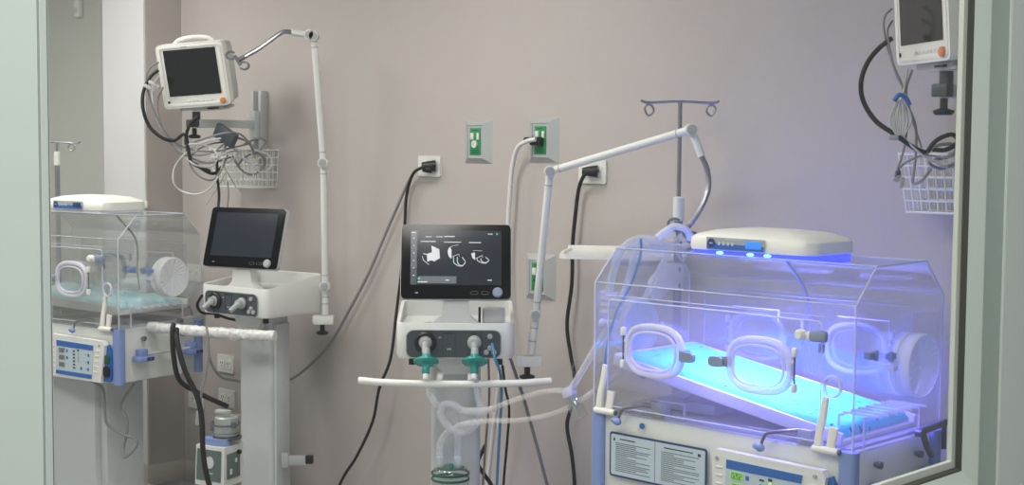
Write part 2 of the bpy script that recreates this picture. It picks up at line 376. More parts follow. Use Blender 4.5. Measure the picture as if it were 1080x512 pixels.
def incubator(mtx, label, near, deg=9.3):
    root = thing('infant_incubator', label, 'incubator', mtx, 'infant incubators')
    # cabinet
    m = MB(); m.box((-L/2, IW/2, (ZB+ZT)/2), (L-.03, IW-.012, ZT-ZB), .006)
    cab = m.build('cabinet', 'body', root)
    m = MB(); m.box((-L/2, IW/2, ZT+.003), (L-.05, IW-.05, .010), .003); dk = m.build('deck', 'deck', root)
    m = MB()
    for k in range(6): m.box((-.11+.0, .10+k*.028, ZT+.0088), (.10, .006, .0012))
    for k in range(6): m.box((-.72+.0, .10+k*.045, ZT+.0088), (.13, .012, .0012))
    m.split('vent_slots', 'dgrey', dk)
    for x, y in ((-.018, .012), (-L+.018, .012), (-.018, IW-.012), (-L+.018, IW-.012)):
        MB().prism(rrect(.048, .036, .012), ZT-ZB+.006, T(x, y, ZB-.003)).build('corner_post', 'blue', root)
    # pedestal
    m = MB(); m.box((-.42, .22, .40), (.30, .26, .56), .01); m.box((-.255, .22, .40), (.05, .20, .56), .006)
    pd = m.build('pedestal', 'lgrey', root)
    MB().box((-.42, .22, .10), (.78, .42, .06), .02).build('base_plate', 'lgrey', root)
    for x in (-.76, -.08):
        for y in (.04, .40):
            w = MB().cyl((x-.015, y, .04), (x+.015, y, .04), .038, 20).build('castor_wheel', 'black', root)
            MB().box((x, y, .085), (.03, .03, .04), .006).build('castor_fork', 'grey', w)
    # warning label
    lb = MB().prism(rrect(.342, .128, .008), .0015, T(-.611, -.004, .763) @ FY).build('warning_label', 'navy', root)
    MB().prism(rrect(.330, .116, .005), .0008, T(-.611, -.0055, .763) @ FY).build('label_face', 'bluel', lb)
    m = MB(); mm = T(-.611, -.0065, .763) @ FY; rnd = random.Random(3)
    m.box((-.006, 0, 0), (.0012, .112, .0004), mm=mm)
    m.box((-.105, .046, 0), (.055, .0032, .0004), mm=mm); m.box((.075, .046, 0), (.10, .0032, .0004), mm=mm)
    m.prism([(-.158, .040), (-.148, .040), (-.153, .050)], .0004, mm); m.box((.146, .043, 0), (.010, .008, .0004), mm=mm)
    for c0, wd_ in ((-.148, .125), (.016, .13)):
        for k in range(16):
            ww = wd_*rnd.choice((1, 1, .95, .9, .6, .35)); m.box((c0+ww/2, .034-k*.0053, 0), (ww, .0016, .0004), mm=mm)
    m.build('label_text', 'ink', lb)
    # control panel
    mp = T(-.235, -.004, .747) @ FY
    poly = [(-.165, -.085), (-.172, .078), (-.160, .092), (.165, .086), (.176, .070), (.150, -.085)]
    cp = MB().prism(poly, .024, mp); cpo = cp.build('control_panel', 'white', root)
    bl = [(-.172+.304, -.082), (.19, -.082), (.19, .052), (.176, .074), (.160, .066), (.142, -.07)]
    bp = MB().prism([(.145, -.08), (.192, -.08), (.196, -.06), (.196, .05), (.186, .073), (.172, .066)], .010, mp).build('power_panel', 'blued', root)
    MB().box((0, 0, 0), (.026, .032, .010), .002, mm=mp @ T(.178, .012, .012)).build('power_switch', 'greend', bp)
    MB().prism(rrect(.03, .042, .01), .012, mp @ T(.176, -.038, 0), .008).build('power_socket', 'black', bp)
    ms = mp @ T(-.012, 0, .024)
    MB().prism([(-.118, -.072), (-.112, .070), (.122, .066), (.110, -.074)], .002, ms).build('membrane_keypad', 'bluel', cpo)
    MB().prism([(-.112, .046), (-.112, .070), (.122, .066), (.119, .044)], .0012, ms, .0018).prism([(-.118, -.072), (-.117, -.056), (.111, -.056), (.110, -.074)], .0012, ms, .0018).split('keypad_band', 'blued', cpo)
    m = MB()
    for z in (.030, -.0, -.03): m.box((0, 0, 0), (.038, .021, .002), mm=ms @ T(-.078, z, .003))
    lcd = m.build('readout', 'lcdgreen' if near else 'grey', cpo)
    m = MB()
    for r_, z in enumerate((.030, 0, -.03)):
        for k, x in enumerate((-.089, -.081, -.073, -.065)):
            sg = 'abdeg' if (k+r_) % 2 else 'abcdef'
            for ch in sg:
                dx, dz, hz = {'a': (0, .0075, 1), 'b': (.0028, .0037, 0), 'c': (.0028, -.0037, 0), 'd': (0, -.0075, 1), 'e': (-.0028, -.0037, 0), 'f': (-.0028, .0037, 0), 'g': (0, 0, 1)}[ch]
                m.box((0, 0, 0), (.0050, .0014, .0006) if hz else (.0014, .0065, .0006), mm=ms @ T(x+dx, z+dz, .0045))
    m.build('readout_digits', 'dkgreen', lcd)
    m = MB()
    for x, z in ((-.045, .030), (-.045, 0), (.092, .022), (.090, -.008), (.088, -.036), (.045, -.036)): m.box((0, 0, 0), (.011, .012, .0015), .002, mm=ms @ T(x, z, .0025))
    m.split('keypad_button', 'blued', cpo)
    m = MB()
    for z in (.032, .018, .004, -.010, -.024, -.038): m.box((0, 0, 0), (.014, .0055, .001), mm=ms @ T(.0, z, .0025))
    for z in (.024, -.006, -.034): m.box((0, 0, 0), (.006, .002, .001), mm=ms @ T(.074, z, .0025))
    m.box((0, 0, 0), (.012, .007, .001), mm=ms @ T(.026, .037, .0025))
    m.split('keypad_mark', 'ink', cpo)
    m = MB(); m.box((0, 0, 0), (.006, .045, .0015), mm=ms @ T(.026, .008, .0025)); m.build('bar_indicator', 'lime' if near else 'grey', cpo)
    m = MB()
    for k in range(5): m.box((0, 0, 0), (.024, .006, .006), .002, mm=mp @ T(.135-.004*k, .045-k*.022, .024)).box((0, 0, 0), (.022, .006, .006), .002, mm=mp @ T(-.148, .045-k*.022, .024))
    m.split('grip_rib', 'white', cpo)
    for x in (-.155, .146): MB().cyl(mp @ Vector((x, .068, .022)), mp @ Vector((x, .068, .028)), .0055, 14).build('panel_screw', 'grey', cpo)
    # end face: bumper handle, knobs, bracket
    hz = .768
    m = MB(); m.cyl((.022, .10, hz+.004), (.022, .38, hz+.004), .006, 14); rl = m.build('handle_rail', 'lgrey', root)
    for y in (.105, .372):
        b = MB(); b.box((.012, y, hz+.006), (.035, .040, .042), .005); b.box((.022, y-.004, hz-.012), (.056, .074, .022), .006)
        bo = b.build('rail_bracket', 'blue', root)
        MB().box((.0505, y+.004, hz-.012), (.002, .016, .014)).box((.0505, y+.024, hz-.012), (.002, .016, .014)).split('bracket_slot', 'navy', bo)
    for y, z in ((.126, .835), (.336, .832)):
        k = MB(); k.lathe([(.0, .0), (.006, 0), (.006, .008), (.010, .010), (.010, .020), (.004, .022), (0, .022)], T(-.012, y, z) @ RY(90), 18); k.build('side_knob', 'dmetal', root)
    m = MB(); m.sweep([(.006, .315, ZT+.012), (.008, .40, ZT+.018), (.010, .455, ZT+.022)], rrect(.012, .018, .003, 2), up=(0, 0, 1))
    m.sweep([(.008, .335, ZT+.01), (.010, .355, ZT-.03), (.012, .378, ZT-.058)], rrect(.010, .016, .003, 2), up=(1, 0, 0))
    m.sweep([(.010, .448, ZT+.02), (.010, .450, ZT-.05)], rrect(.010, .012, .003, 2), up=(1, 0, 0))
    br = m.build('hood_stay', 'dmetal' if near else 'grey', root)
    m = MB(); m.cyl((.0, .315, ZT+.012), (.018, .315, ZT+.012), .010, 16); m.build('stay_pivot', 'dmetal', br)
    m = MB(); m.prism(circ(.0085, 18), .004, T(-.665, -.003, .858) @ FY); m.build('blue_stud', 'blued', root)
    # hood ------------------------------------------------------------
    t = .005
    hood = MB()
    def sheet(p, q):       # sheet between two points of the end outline, along x
        (y0, z0), (y1, z1) = p, q; d = Vector((y1-y0, z1-z0)).normalized(); nx, nz = -d.y*t, d.x*t
        a = [(y0, z0), (y1, z1), (y1-nx, z1-nz), (y0-nx, z0-nz)]
        hood.prism([(y, z+ZT) for y, z in a], L-.012, T(-L+.006, 0, 0) @ FX)
    for p, q in zip(HEX, HEX[1:]): sheet(p, q)
    hexp = [(y, z+ZT) for y, z in HEX]
    for x in (-L, -.005): hood.prism(hexp, .005, T(x, 0, 0) @ FX)
    ho = hood.build('hood', 'acr', root, 10)
    m = MB()
    for x in (-L+.002, -.002):
        m.sweep([(x, y, z+ZT) for y, z in HEX], rrect(.005, .004, .001, 1))
    for (y, z) in HEX[1:-1]: m.sweep([(-L, y, z+ZT), (0, y, z+ZT)], rrect(.0028, .0028, .0006, 1))
    m.build('hood_edge', 'edge', ho)
    # drop-down front and rear panels: bright outline
    for y, nm in ((-.006, 'front_access_panel'), (IW+.004, 'rear_access_panel')):
        z0, z1 = ZT+.02, 1.205
        out = [(-.442 + a, y, (z0+z1)/2 + b) for a, b in rrect(.70, z1-z0, .014, 4)]
        m = MB(); m.sweep(out, rrect(.0032, .004, .0008, 1), closed=True, up=(0, 1, 0)); m.sweep([(-.80, y, 1.217), (-.085, y, 1.217)], rrect(.002, .002, .0004, 1))
        p_ = m.build(nm, 'edge', root)
        MB().box((-.442, y, (z0+z1)/2), (.696, .004, z1-z0-.004)).build('panel_sheet', 'acr', p_)
    for x, s in ((-.616, -1), (-.27, 1)):
        port_door(root, x, 1.075, s)
        port_door(root, x+.01 if s < 0 else x, 1.072, s, back=True)
    cuff(root, .0, .243, 1.083, 1); cuff(root, -L, .22, 1.10, -1)
    lever(root, -.075, 0); lever(root, -.80, 0)
    crank(root, -.735, 0); crank(root, -.255, 0)
    # hood lock knob on the front panel
    k = MB(); k.lathe([(0, 0), (.012, 0), (.015, .006), (.012, .012), (.015, .018), (.010, .026), (0, .026)], T(-.146, -.008, 1.168) @ RX(90), 8); kk = k.build('panel_lock_knob', 'cream', root)
    MB().box((-.095, -.018, 1.168), (.05, .020, .030), .008).build('lock_body', 'bottle', kk); MB().box((-.118, -.014, 1.166), (.03, .014, .022), .004).build('lock_link', 'cream', kk)
    MB().box((-.103, .010, 1.135), (.016, .008, .024), .003).build('lock_strike', 'blue', kk)
    # grommet slot
    m = MB(); pts = [Vector((-.057+a, -.010, 1.045+b)) for a, b in rrect(.046, .052, .022, 6)]
    m.sweep(pts, rrect(.006, .012, .002, 2), closed=True, up=(0, -1, 0)); gr = m.build('cable_grommet', 'milky', root)
    MB().prism(rrect(.038, .044, .018), .002, T(-.057, -.009, 1.045) @ FY).build('grommet_membrane', 'acr', gr)
    # end-sheet latches
    for y, z in ((.048, 1.124), (.150, 1.113)):
        m = MB(); m.box((.012, y, z), (.018, .030, .016), .003).box((.020, y+(.014 if y < .1 else -.012), z), (.012, .008, .026), .002); m.split('end_latch', 'blue', root)
    # inner brackets of clear acrylic
    m = MB()
    for x0, x1, y, z, dz in ((-.66, -.50, IW-.03, 1.165, -.035), (-.60, -.42, IW-.03, 1.145, -.03), (-.34, -.13, .05, 1.02-.125, -.035), (-.66, -.56, .05, .925, -.03), (-.30, -.14, IW-.03, 1.165, -.03)):
        m.sweep([(x0, y, z), (x1, y, z), (x1, y, z+dz)], rrect(.003, .012, .0008, 1), up=(0, 1, 0))
    for k in range(7): m.box((-.03-.0*k, .09+k*.038, ZT+.085), (.11, .004, .006))
    for x in (-.085, .0-.012): m.box((x, .21, ZT+.08), (.005, .28, .006))
    for x, y in ((-.085, .07), (-.012, .07), (-.012, .35)): m.box((x, y, ZT+.04), (.005, .005, .075))
    m.split('acrylic_rail', 'edge', root)
    # mattress tray on its lift, head end raised
    tilt = Matrix.Translation((-.43, .225, ZT+.085)) @ RY(deg)
    m = MB(tilt); m.box((0, 0, -.012), (.76, .37, .018), .005); m.box((0, -.185, 0), (.76, .012, .034), .004); m.box((0, .185, 0), (.76, .012, .034), .004); m.box((-.38, 0, 0), (.012, .37, .034), .004)
    tr = m.build('mattress_tray', 'white', root)
    MB(tilt).ball((-.29, -.16, -.026), .010, (1.3, 1, .9)).ball((.25, -.16, -.026), .010, (1.3, 1, .9)).split('tray_stud', 'dgrey', tr)
    m = MB(); m.sweep([(-.66, .13, ZT+.02), (-.58, .13, ZT+.085)], rrect(.03, .022, .003, 2)); m.sweep([(-.66, .33, ZT+.02), (-.58, .33, ZT+.085)], rrect(.03, .022, .003, 2)); m.box((-.60, .23, ZT+.028), (.20, .25, .03), .004)
    m.build('tilt_lift', 'grey', root)
    return root
IM1 = T(.8477, 3.4745, 0) @ RZ(-44.2)
IM2 = T(-1.5856, 5.7139, 0) @ RZ(-34.6)
inc1 = incubator(IM1, 'large clear-hooded incubator at the right, glowing blue over a cyan mattress', True)
inc2 = incubator(IM2, 'unlit clear-hooded incubator at the left edge beside the white pilaster', False, 1.5)

def mattress(IM, label, mat, deg, lump):
    tilt = IM @ T(-.43, .225, ZT+.085) @ RY(deg)
    m = MB(tilt); nx, ny = 60, 30
    sx, sy = .735, .345; top, bot = [], []
    for i in range(nx+1):
        a, b = [], []
        for j in range(ny+1):
            u, v = i/nx-.5, j/ny-.5
            e = min(.5-abs(u), (.5-abs(v))*sy/sx)*sx
            nz = noise.noise(Vector((u*14, v*8, 3)))*lump + noise.noise(Vector((u*60, v*40, 1)))*.003*(1 if e < .02 else .25)
            z = .022*min(1, (e/.02))**.5 + nz
            a.append(m.V((u*sx, v*sy, .004+max(z, 0)))); b.append(m.V((u*sx, v*sy, -.001)))
        top.append(a); bot.append(b)
    for i in range(nx):
        for j in range(ny):
            m.F([top[i][j], top[i+1][j], top[i+1][j+1], top[i][j+1]]); m.F([bot[i][j], bot[i][j+1], bot[i+1][j+1], bot[i+1][j]])
    for i in range(nx):
        m.F([top[i][0], bot[i][0], bot[i+1][0], top[i+1][0]]); m.F([top[i][ny], top[i+1][ny], bot[i+1][ny], bot[i][ny]])
    for j in range(ny):
        m.F([top[0][j], top[0][j+1], bot[0][j+1], bot[0][j]]); m.F([top[nx][j], bot[nx][j], bot[nx][j+1], top[nx][j+1]])
    return tag(m.build('mattress', mat, None, 60), label, 'mattress', 'incubator mattresses')
mattress(IM1, 'speckled pale blue mattress lit bright cyan inside the glowing right incubator', 'litpad', 9.3, .004)
mattress(IM2, 'pale blue covered mattress inside the unlit left incubator', 'pad', 1.5, .014)

# ---------------------------------------------------------------- phototherapy lamps standing on the hoods
def lamp(IM, label, lit):
    mtx = IM @ T(-.395, .213, ZT+HT)
    o = thing('phototherapy_lamp', label, 'phototherapy lamp', mtx, 'phototherapy lamps')
    m = MB(); n = 5
    prof = [(1.0, .012), (1.012, .022), (1.0, .045), (.93, .054), (.70, .066), (.35, .072), (.001, .073)]
    plan = [(-.185, -.115), (.17, -.115), (.20, -.085), (.205, .08), (.19, .105), (-.19, .105), (-.205, .085), (-.205, -.09)]
    def rnd(pl, k=.02):
        out = []
        for i, p in enumerate(pl):
            a, b = Vector(pl[i-1]), Vector(pl[(i+1) % len(pl)]); p = Vector(p)
            d1, d2 = (a-p), (b-p); q1 = p+d1.normalized()*min(k, d1.length*.4); q2 = p+d2.normalized()*min(k, d2.length*.4)
            for t in range(4): s = t/3; out.append(q1*(1-s)**2+p*2*s*(1-s)+q2*s*s)
        return out
    pl = rnd(plan); rings = [[m.V((p.x*s, p.y*s, z)) for p in pl] for s, z in prof]
    for A, B in zip(rings, rings[1:]):
        for j in range(len(pl)): m.F([A[j], A[(j+1) % len(pl)], B[(j+1) % len(pl)], B[j]])
    m.F(rings[0][::-1]); m.F(rings[-1])
    m.build('lamp_housing', 'cream', o, 50)
    m = MB(); m.prism(rnd([(x*.985, y*.985) for x, y in plan]), .012, T(0, 0, .001)); m.build('light_window', 'ledw' if lit else 'milky', o)
    fp = T(-.035, -.1185, .031) @ FY
    pn = MB().prism(rrect(.190, .034, .002), .003, fp).build('lamp_control_panel', 'grey', o)
    MB().prism([(-.093, -.015), (.093, -.015), (.093, -.002), (-.093, .002)], .0008, fp, .003).build('panel_band', 'blued', pn)
    MB().prism(circ(.0125, 24), .002, fp @ T(-.078, .001, 0), .003).build('power_button', 'navy', pn)
    MB().box((0, 0, 0), (.010, .003, .001), mm=fp @ T(-.078, .001, .0055)).box((0, 0, 0), (.055, .002, .001), mm=fp @ T(-.005, .013, .0035)).build('button_mark', 'bluel', pn)
    for x in (-.052, -.037, -.022, -.008): MB().prism(circ(.005, 14), .001, fp @ T(x, .001, 0), .0038).build('panel_button', 'lgrey', pn)
    MB().box((0, 0, 0), (.050, .020, .002), .001, mm=fp @ T(.060, .001, .004)).build('lamp_display', 'lcdblue' if lit else 'navy', pn)
    if lit:
        m = MB()
        for x in (-.09, .01, .065): m.prism(superell(.011, .0035, 2, 16), .002, T(x, -.1130, .006) @ FY)
        m.split('led_lens', 'led', o)
        l = bpy.data.lights.new('blue_lamp', 'AREA'); l.shape = 'RECTANGLE'; l.size = .22; l.size_y = .10; l.energy = BLUE_LIGHT; l.color = (.20, .17, 1.0); l.spread = R(130)
        lo = bpy.data.objects.new('blue_lamp', l); COL.objects.link(lo); lo.parent = o; lo.location = (.0, 0, -.002)
    m = MB(); m.tube([(-.07, .11, .02), (-.055, .145, .0), (-.05, .155, -.03), (-.04, .24, -.12), (-.03, .25, -.20), (-.035, .25, -.27), (-.02, .25, -.36)], .0042)
    m.build('lamp_cable', 'gcable', o)
    return o
lamp(IM1, 'white domed phototherapy lamp shining blue, on top of the right incubator hood', True)
lamp(IM2, 'white domed phototherapy lamp, switched off, on the left incubator hood', False)

# ---------------------------------------------------------------- ventilators
def ventilator(mtx, head, bar_dx, label, content):
    """origin: floor point below the middle of the body; cart frame; head turned by `head` degrees"""
    root = thing('ventilator', label, 'ventilator', mtx, 'ventilators')
    H = RZ(head)
    # body shell with a tray in its top
    w, d, z0 = .386, .33, .937
    po = rrect(w, d, .03, 5); pi_ = rrect(w-.022, d-.022, .022, 5)
    def top(y): return 1.060 + .042*((y+d/2)/d)
    m = MB(H); 
    rr = [[m.V((x, y, z0+.006)) for x, y in rrect(w-.012, d-.012, .026, 5)], [m.V((x, y, z0+.02)) for x, y in po], [m.V((x, y, top(y)-.004)) for x, y in po], [m.V((x*.99, y*.99, top(y))) for x, y in po], [m.V((x, y, top(y)-.002)) for x, y in pi_], [m.V((x, y, 1.046)) for x, y in pi_]]
    n = len(po)
    for A, B in zip(rr, rr[1:]):
        for j in range(n): m.F([A[j], A[(j+1) % n], B[(j+1) % n], B[j]])
    m.F(rr[0][::-1]); m.F(rr[-1])
    body = m.build('ventilator_body', 'white', root)
    MB(H).box((-.10, -.11, 1.047), (.075, .006, .001)).box((.10, -.11, 1.047), (.075, .006, .001)).box((-.07, -.05, 1.047), (.07, .003, .001)).box((-.07, -.035, 1.047), (.07, .003, .001)).split('tray_groove', 'grey', body)
    if head == 0:
        MB(H).box((.125, -.05, 1.074), (.075, .05, .054), .010).build('tray_clip_box', 'white', body); MB(H).box((.078, -.07, 1.075), (.008, .02, .056), .002).build('clip_strap', 'black', body)
    F = H @ T(0, -d/2, 0)
    fp = F @ T(-.006, 0, .992) @ FY
    pn = MB().prism(rrect(.304, .088, .022), .004, fp).build('front_panel', 'dgrey', body)
    m = MB(); m.sweep([fp @ Vector((a, b, .003)) for a, b in rrect(.308, .092, .024, 6)], rrect(.003, .004, .001, 1), closed=True, up=tuple((fp.to_3x3() @ Vector((0, 0, 1))))); m.build('panel_rim', 'grey', pn)
    m = MB(); m.box((0, 0, 0), (.0012, .08, .001), mm=fp @ T(-.035, 0, .0045)).box((0, 0, 0), (.0012, .08, .001), mm=fp @ T(.005, 0, .0045)).box((0, 0, 0), (.0012, .08, .001), mm=fp @ T(.088, 0, .0045))
    m.box((0, 0, 0), (.03, .003, .001), mm=fp @ T(-.015, .036, .0045)).box((0, 0, 0), (.02, .003, .001), mm=fp @ T(.065, .036, .0045)); m.split('panel_seam', 'black', pn)
    MB().box((0, 0, 0), (.014, .005, .001), mm=fp @ T(-.015, -.016, .0045)).box((0, 0, 0), (.010, .004, .001), mm=fp @ T(-.045, .022, .0045)).build('panel_mark', 'grey', pn)
    MB().lathe([(.036, 0), (.036, .008), (.030, .013), (.024, .013)], fp @ T(-.092, .006, .004), 28).build('port_dial', 'black', pn)
    for x, r0 in ((-.092, .016), (.067, .017)):
        pr = MB().lathe([(r0+.006, 0), (r0+.006, .008), (r0, .012), (r0, .026), (r0-.005, .028), (0, .028)], fp @ T(x, .006, .006), 22).build('breathing_port', 'grey', pn)
        m = MB(); a = fp @ Vector((x, .006, .025)); b = fp @ Vector((x+(-.010 if head else 0), -.022, .062)); m.sweep([a, b], circ(.0105, 14), scale=lambda t: 1.1-.15*t); m.build('port_spigot', 'tube' if not head else 'grey', pr)
    for x, z in ((.118, .026), (.118, -.012), (.106, -.026), (.131, -.026)): MB().lathe([(.0085, 0), (.0085, .006), (0, .008)], fp @ T(x, z, .004), 16).build('gas_nipple', 'grey', pn)
    # screen
    N_ = MB(T(0, 0, 0)); nm = T(-.0, -d/2+.03, 0)
    m = MB(); m.prism([(-.085, 0), (-.075, .008), (-.048, .03), (-.042, .08), (.042, .08), (.048, .03), (.075, .008), (.085, 0)], .045, T(0, -.10, 1.050) @ FY @ T(0, 0, -.0))
    m.build('screen_neck', 'white', root)
    S = T(0, -.155, 1.137) @ RX(-17)
    m = MB(S @ T(0, 0, .125)); m.prism(rrect(.362, .252, .016), .020, T(0, .018, 0) @ FY); 
    sc = m.build('screen_housing', 'lgrey', root)
    MB(S).box((0, .03, .12), (.26, .03, .16), .01).build('screen_back', 'white', sc)
    SF = S @ T(0, -.002, .125) @ FY
    bz = MB().prism(rrect(.358, .248, .014), .008, SF).build('screen_bezel', 'bezel', sc)
    ds = MB().prism(rrect(.298, .182, .002), .001, SF @ T(.0, .012, 0), .008).build('display', 'uid', sc)
    D = SF @ T(0, .012, .0092)
    def b(x, y, w_, h_, mat, nm_): MB().box((0, 0, 0), (w_, h_, .0005), mm=D @ T(x, y, 0)).build(nm_, mat, ds)
    k = MB().lathe([(.0165, 0), (.0165, .008), (.013, .011), (0, .011)], SF @ T(.136, -.104, .008), 28).build('rotary_knob', 'bottle' if head == 0 else 'grey', sc)
    m = MB()
    for x in (.060, .095): m.sweep([SF @ T(x, -.105, .0085) @ Vector((a, c, 0)) for a, c in rrect(.024, .010, .0045, 4)], rrect(.0008, .0006, .0002, 1), closed=True)
    m.box((0, 0, 0), (.010, .003, .0006), mm=SF @ T(-.128, -.105, .0085)); m.split('touch_key', 'grey', sc)
    if content:
        m = MB(); m.box((0, 0, 0), (.020, .180, .0006), mm=D @ T(-.138, 0, 0)); m.build('menu_strip', 'uip', ds)
        m = MB(); m.box((0, 0, 0), (.0195, .060, .0006), mm=D @ T(-.138, -.005, .0006)); m.box((0, 0, 0), (.125, .024, .0006), mm=D @ T(-.061, -.074, .0002)); m.build('selected_tab', 'uig', ds)
        m = MB()
        for x, y, ww, hh in ((-.140, .084, .014, .003), (-.09, .070, .020, .0022), (-.055, .070, .022, .0022), (.112, .080, .016, .0024), (-.092, .054, .050, .0026), (-.012, .052, .056, .0026), (.062, .051, .040, .0026), (-.109, -.081, .032, .003), (-.028, -.075, .012, .003), (.110, -.075, .014, .003)):
            m.box((0, 0, 0), (ww, hh, .0006), mm=D @ T(x, y, .0008))
        m.box((0, 0, 0), (.034, .003, .0006), mm=D @ T(-.022, .071, .0008))
        for y in (.065, .04, .015, -.01, -.035, -.06): m.prism(circ(.0022, 6), .0006, D @ T(-.138, y, .0013))
        m.build('display_text', 'ui', ds)
        m = MB()
        m.prism([(-.094, -.014), (-.096, .012), (-.077, .017), (-.077, -.008)][::1], .0006, D @ T(.0, 0, .0008))
        m.prism([(-.096, .012), (-.079, .018), (-.081, .040), (-.055, .028), (-.053, -.002), (-.071, -.013), (-.094, -.004)], .0006, D @ T(0, 0, .0009))
        m.sweep([D @ Vector(p) for p in ((-.110, .004, .001), (-.107, -.008, .001), (-.088, -.024, .001))], circ(.0011, 6)); m.sweep([D @ Vector(p) for p in ((-.107, .013, .001), (-.095, .010, .001))], circ(.0016, 6))
        for dx, hh, c in ((0, .0, 0), (.077, -.004, 1)):
            m.prism([(-.024+dx, .032-c*.018), (-.028+dx, .020+hh), (-.024+dx, .004+hh), (-.015+dx, -.004+hh), (-.015+dx, .026-c*.010), (-.020+dx, .036-c*.018)], .0006, D @ T(0, 0, .0008))
            m.sweep([D @ Vector(p) for p in ((-.022+dx, .034-c*.01, .001), (-.010+dx, .040-c*.016, .001), (.008+dx, .043-c*.02, .001))], circ(.0007, 6))
            m.sweep([D @ Vector(p) for p in ((-.014+dx, .003-c*.006, .001), (.010+dx, .012-c*.004, .001), (.010+dx, .004-c*.004, .001))], circ(.001, 6))
            for k2, (q0, q1) in enumerate(((-.008, .012), (.004, .020))):
                m.tube([D @ Vector(p) for p in ((q0+dx, .002-c*.004, .001), (q0+.002+dx, -.018+c*.008, .001), (q1+dx, -.028+c*.010, .001), (.024+dx, -.024+c*.010, .001), (.030+dx, -.014+c*.006, .001), (.020+dx, .002-c*.0, .001))], .0014, 6)
        m.build('circuit_drawing', 'ui', ds)
        m = MB(); m.box((0, 0, 0), (.008, .005, .0006), mm=D @ T(-.120, -.070, .0012)).box((0, 0, 0), (.005, .005, .0006), mm=D @ T(.134, .080, .0012)).box((0, 0, 0), (.003, .006, .0006), mm=D @ T(-.008, -.006, .002)).box((0, 0, 0), (.003, .006, .0006), mm=D @ T(.005, -.003, .002)); m.build('green_icon', 'uigreen', ds)
    # cart
    m = MB(); m.prism(rrect(.165, .13, .02), .84, T(0, .01, .10)); cl = m.build('cart_column', 'lgrey', root)
    MB().prism([(-.075, .0), (-.045, -.055), (.045, -.055), (.075, 0)], .11, T(0, -.03, .937) @ FY @ T(0, 0, -.04)).build('column_head', 'white', cl)
    if head: MB().box((.078, -.02, .50), (.010, .014, .80), .002).build('column_rail', 'dgrey', cl); MB().box((.088, .01, .50), (.012, .10, .80), .004).build('column_side', 'lgrey', cl)
    for x, y in ((-.15, -.12), (.15, -.12), (0, .08)): MB(H).cyl((x*.95, y, .918), (x*.95, y, .944), .012, 14).build('rubber_foot', 'rubber', root)
    m = MB()
    for a in (45, 135, 225, 315): m.sweep([(0, .01, .10), (.28*math.cos(R(a)), .01+.28*math.sin(R(a)), .085)], rrect(.06, .035, .01, 2), up=(0, 0, 1))
    m.build('cart_base', 'lgrey', root)
    for a in (45, 135, 225, 315):
        x, y = .28*math.cos(R(a)), .01+.28*math.sin(R(a)); MB().cyl((x-.014, y, .04), (x+.014, y, .04), .04, 20).build('castor_wheel', 'black', root)
    if not head:
        m = MB(); m.tube([(-.308, -.24, .884), (-.20, -.262, .880), (0, -.27, .878), (.20, -.262, .880), (.308, -.24, .884)], .0115, 14)
        m.box((-.05, -.14, .885), (.02, .26, .012), .004).box((.05, -.14, .885), (.02, .26, .012), .004)
        m.build('push_handle', 'cream', root)
    else:
        hb = []
        for i in range(181):
            t = i/180; hb.append((bar_dx-.31+.62*t, -.215-.02*math.sin(PI*t), .880+.0*t))
        m = MB(); m.sweep(hb, circ(.022, 20), scale=lambda t: .95+.12*noise.noise(Vector((t*9, 0, 0)))+.05*noise.noise(Vector((t*50, 3, 0))))
        w_ = m.build('push_handle', 'wrap', root, label='push handle wrapped in crinkled clear film')
        for v in w_.data.vertices:
            v.co += Vector((0, noise.noise(v.co*70), noise.noise(v.co*70+Vector((9, 0, 0)))))*.005
        MB().box((0-.05, -.13, .87), (.02, .20, .012), .004).box((.05, -.13, .87), (.02, .20, .012), .004).build('handle_bracket', 'lgrey', root)
        MB().prism([(-.06, 0), (.045, .0), (.02, -.018), (-.05, -.012)], .03, T(-.03, -.15, .862) @ FY).build('film_tail', 'paper', root)
    return root
v1 = ventilator(T(-.186, 4.765, 0) @ RZ(1.5), 0, 0, 'centre ventilator whose dark screen shows three white circuit drawings, teal filters below', True)
v2 = ventilator(T(-1.033, 5.867, 0) @ RZ(-25), -11, -.10, 'left ventilator with a blank tilted screen and film-wrapped push handle', False)
# rail accessory clamp on the left ventilator column
o = thing('rail_clamp', 'grey rail clamp with black end block on left ventilator column', 'clamp', T(-.90, 5.80, .335))
MB().box((-.03, 0, 0), (.03, .03, .06), .004).box((.02, 0, 0), (.08, .022, .040), .003).build('clamp_arm', 'grey', o); MB().box((.07, 0, .004), (.032, .03, .034), .004).build('end_block', 'black', o)

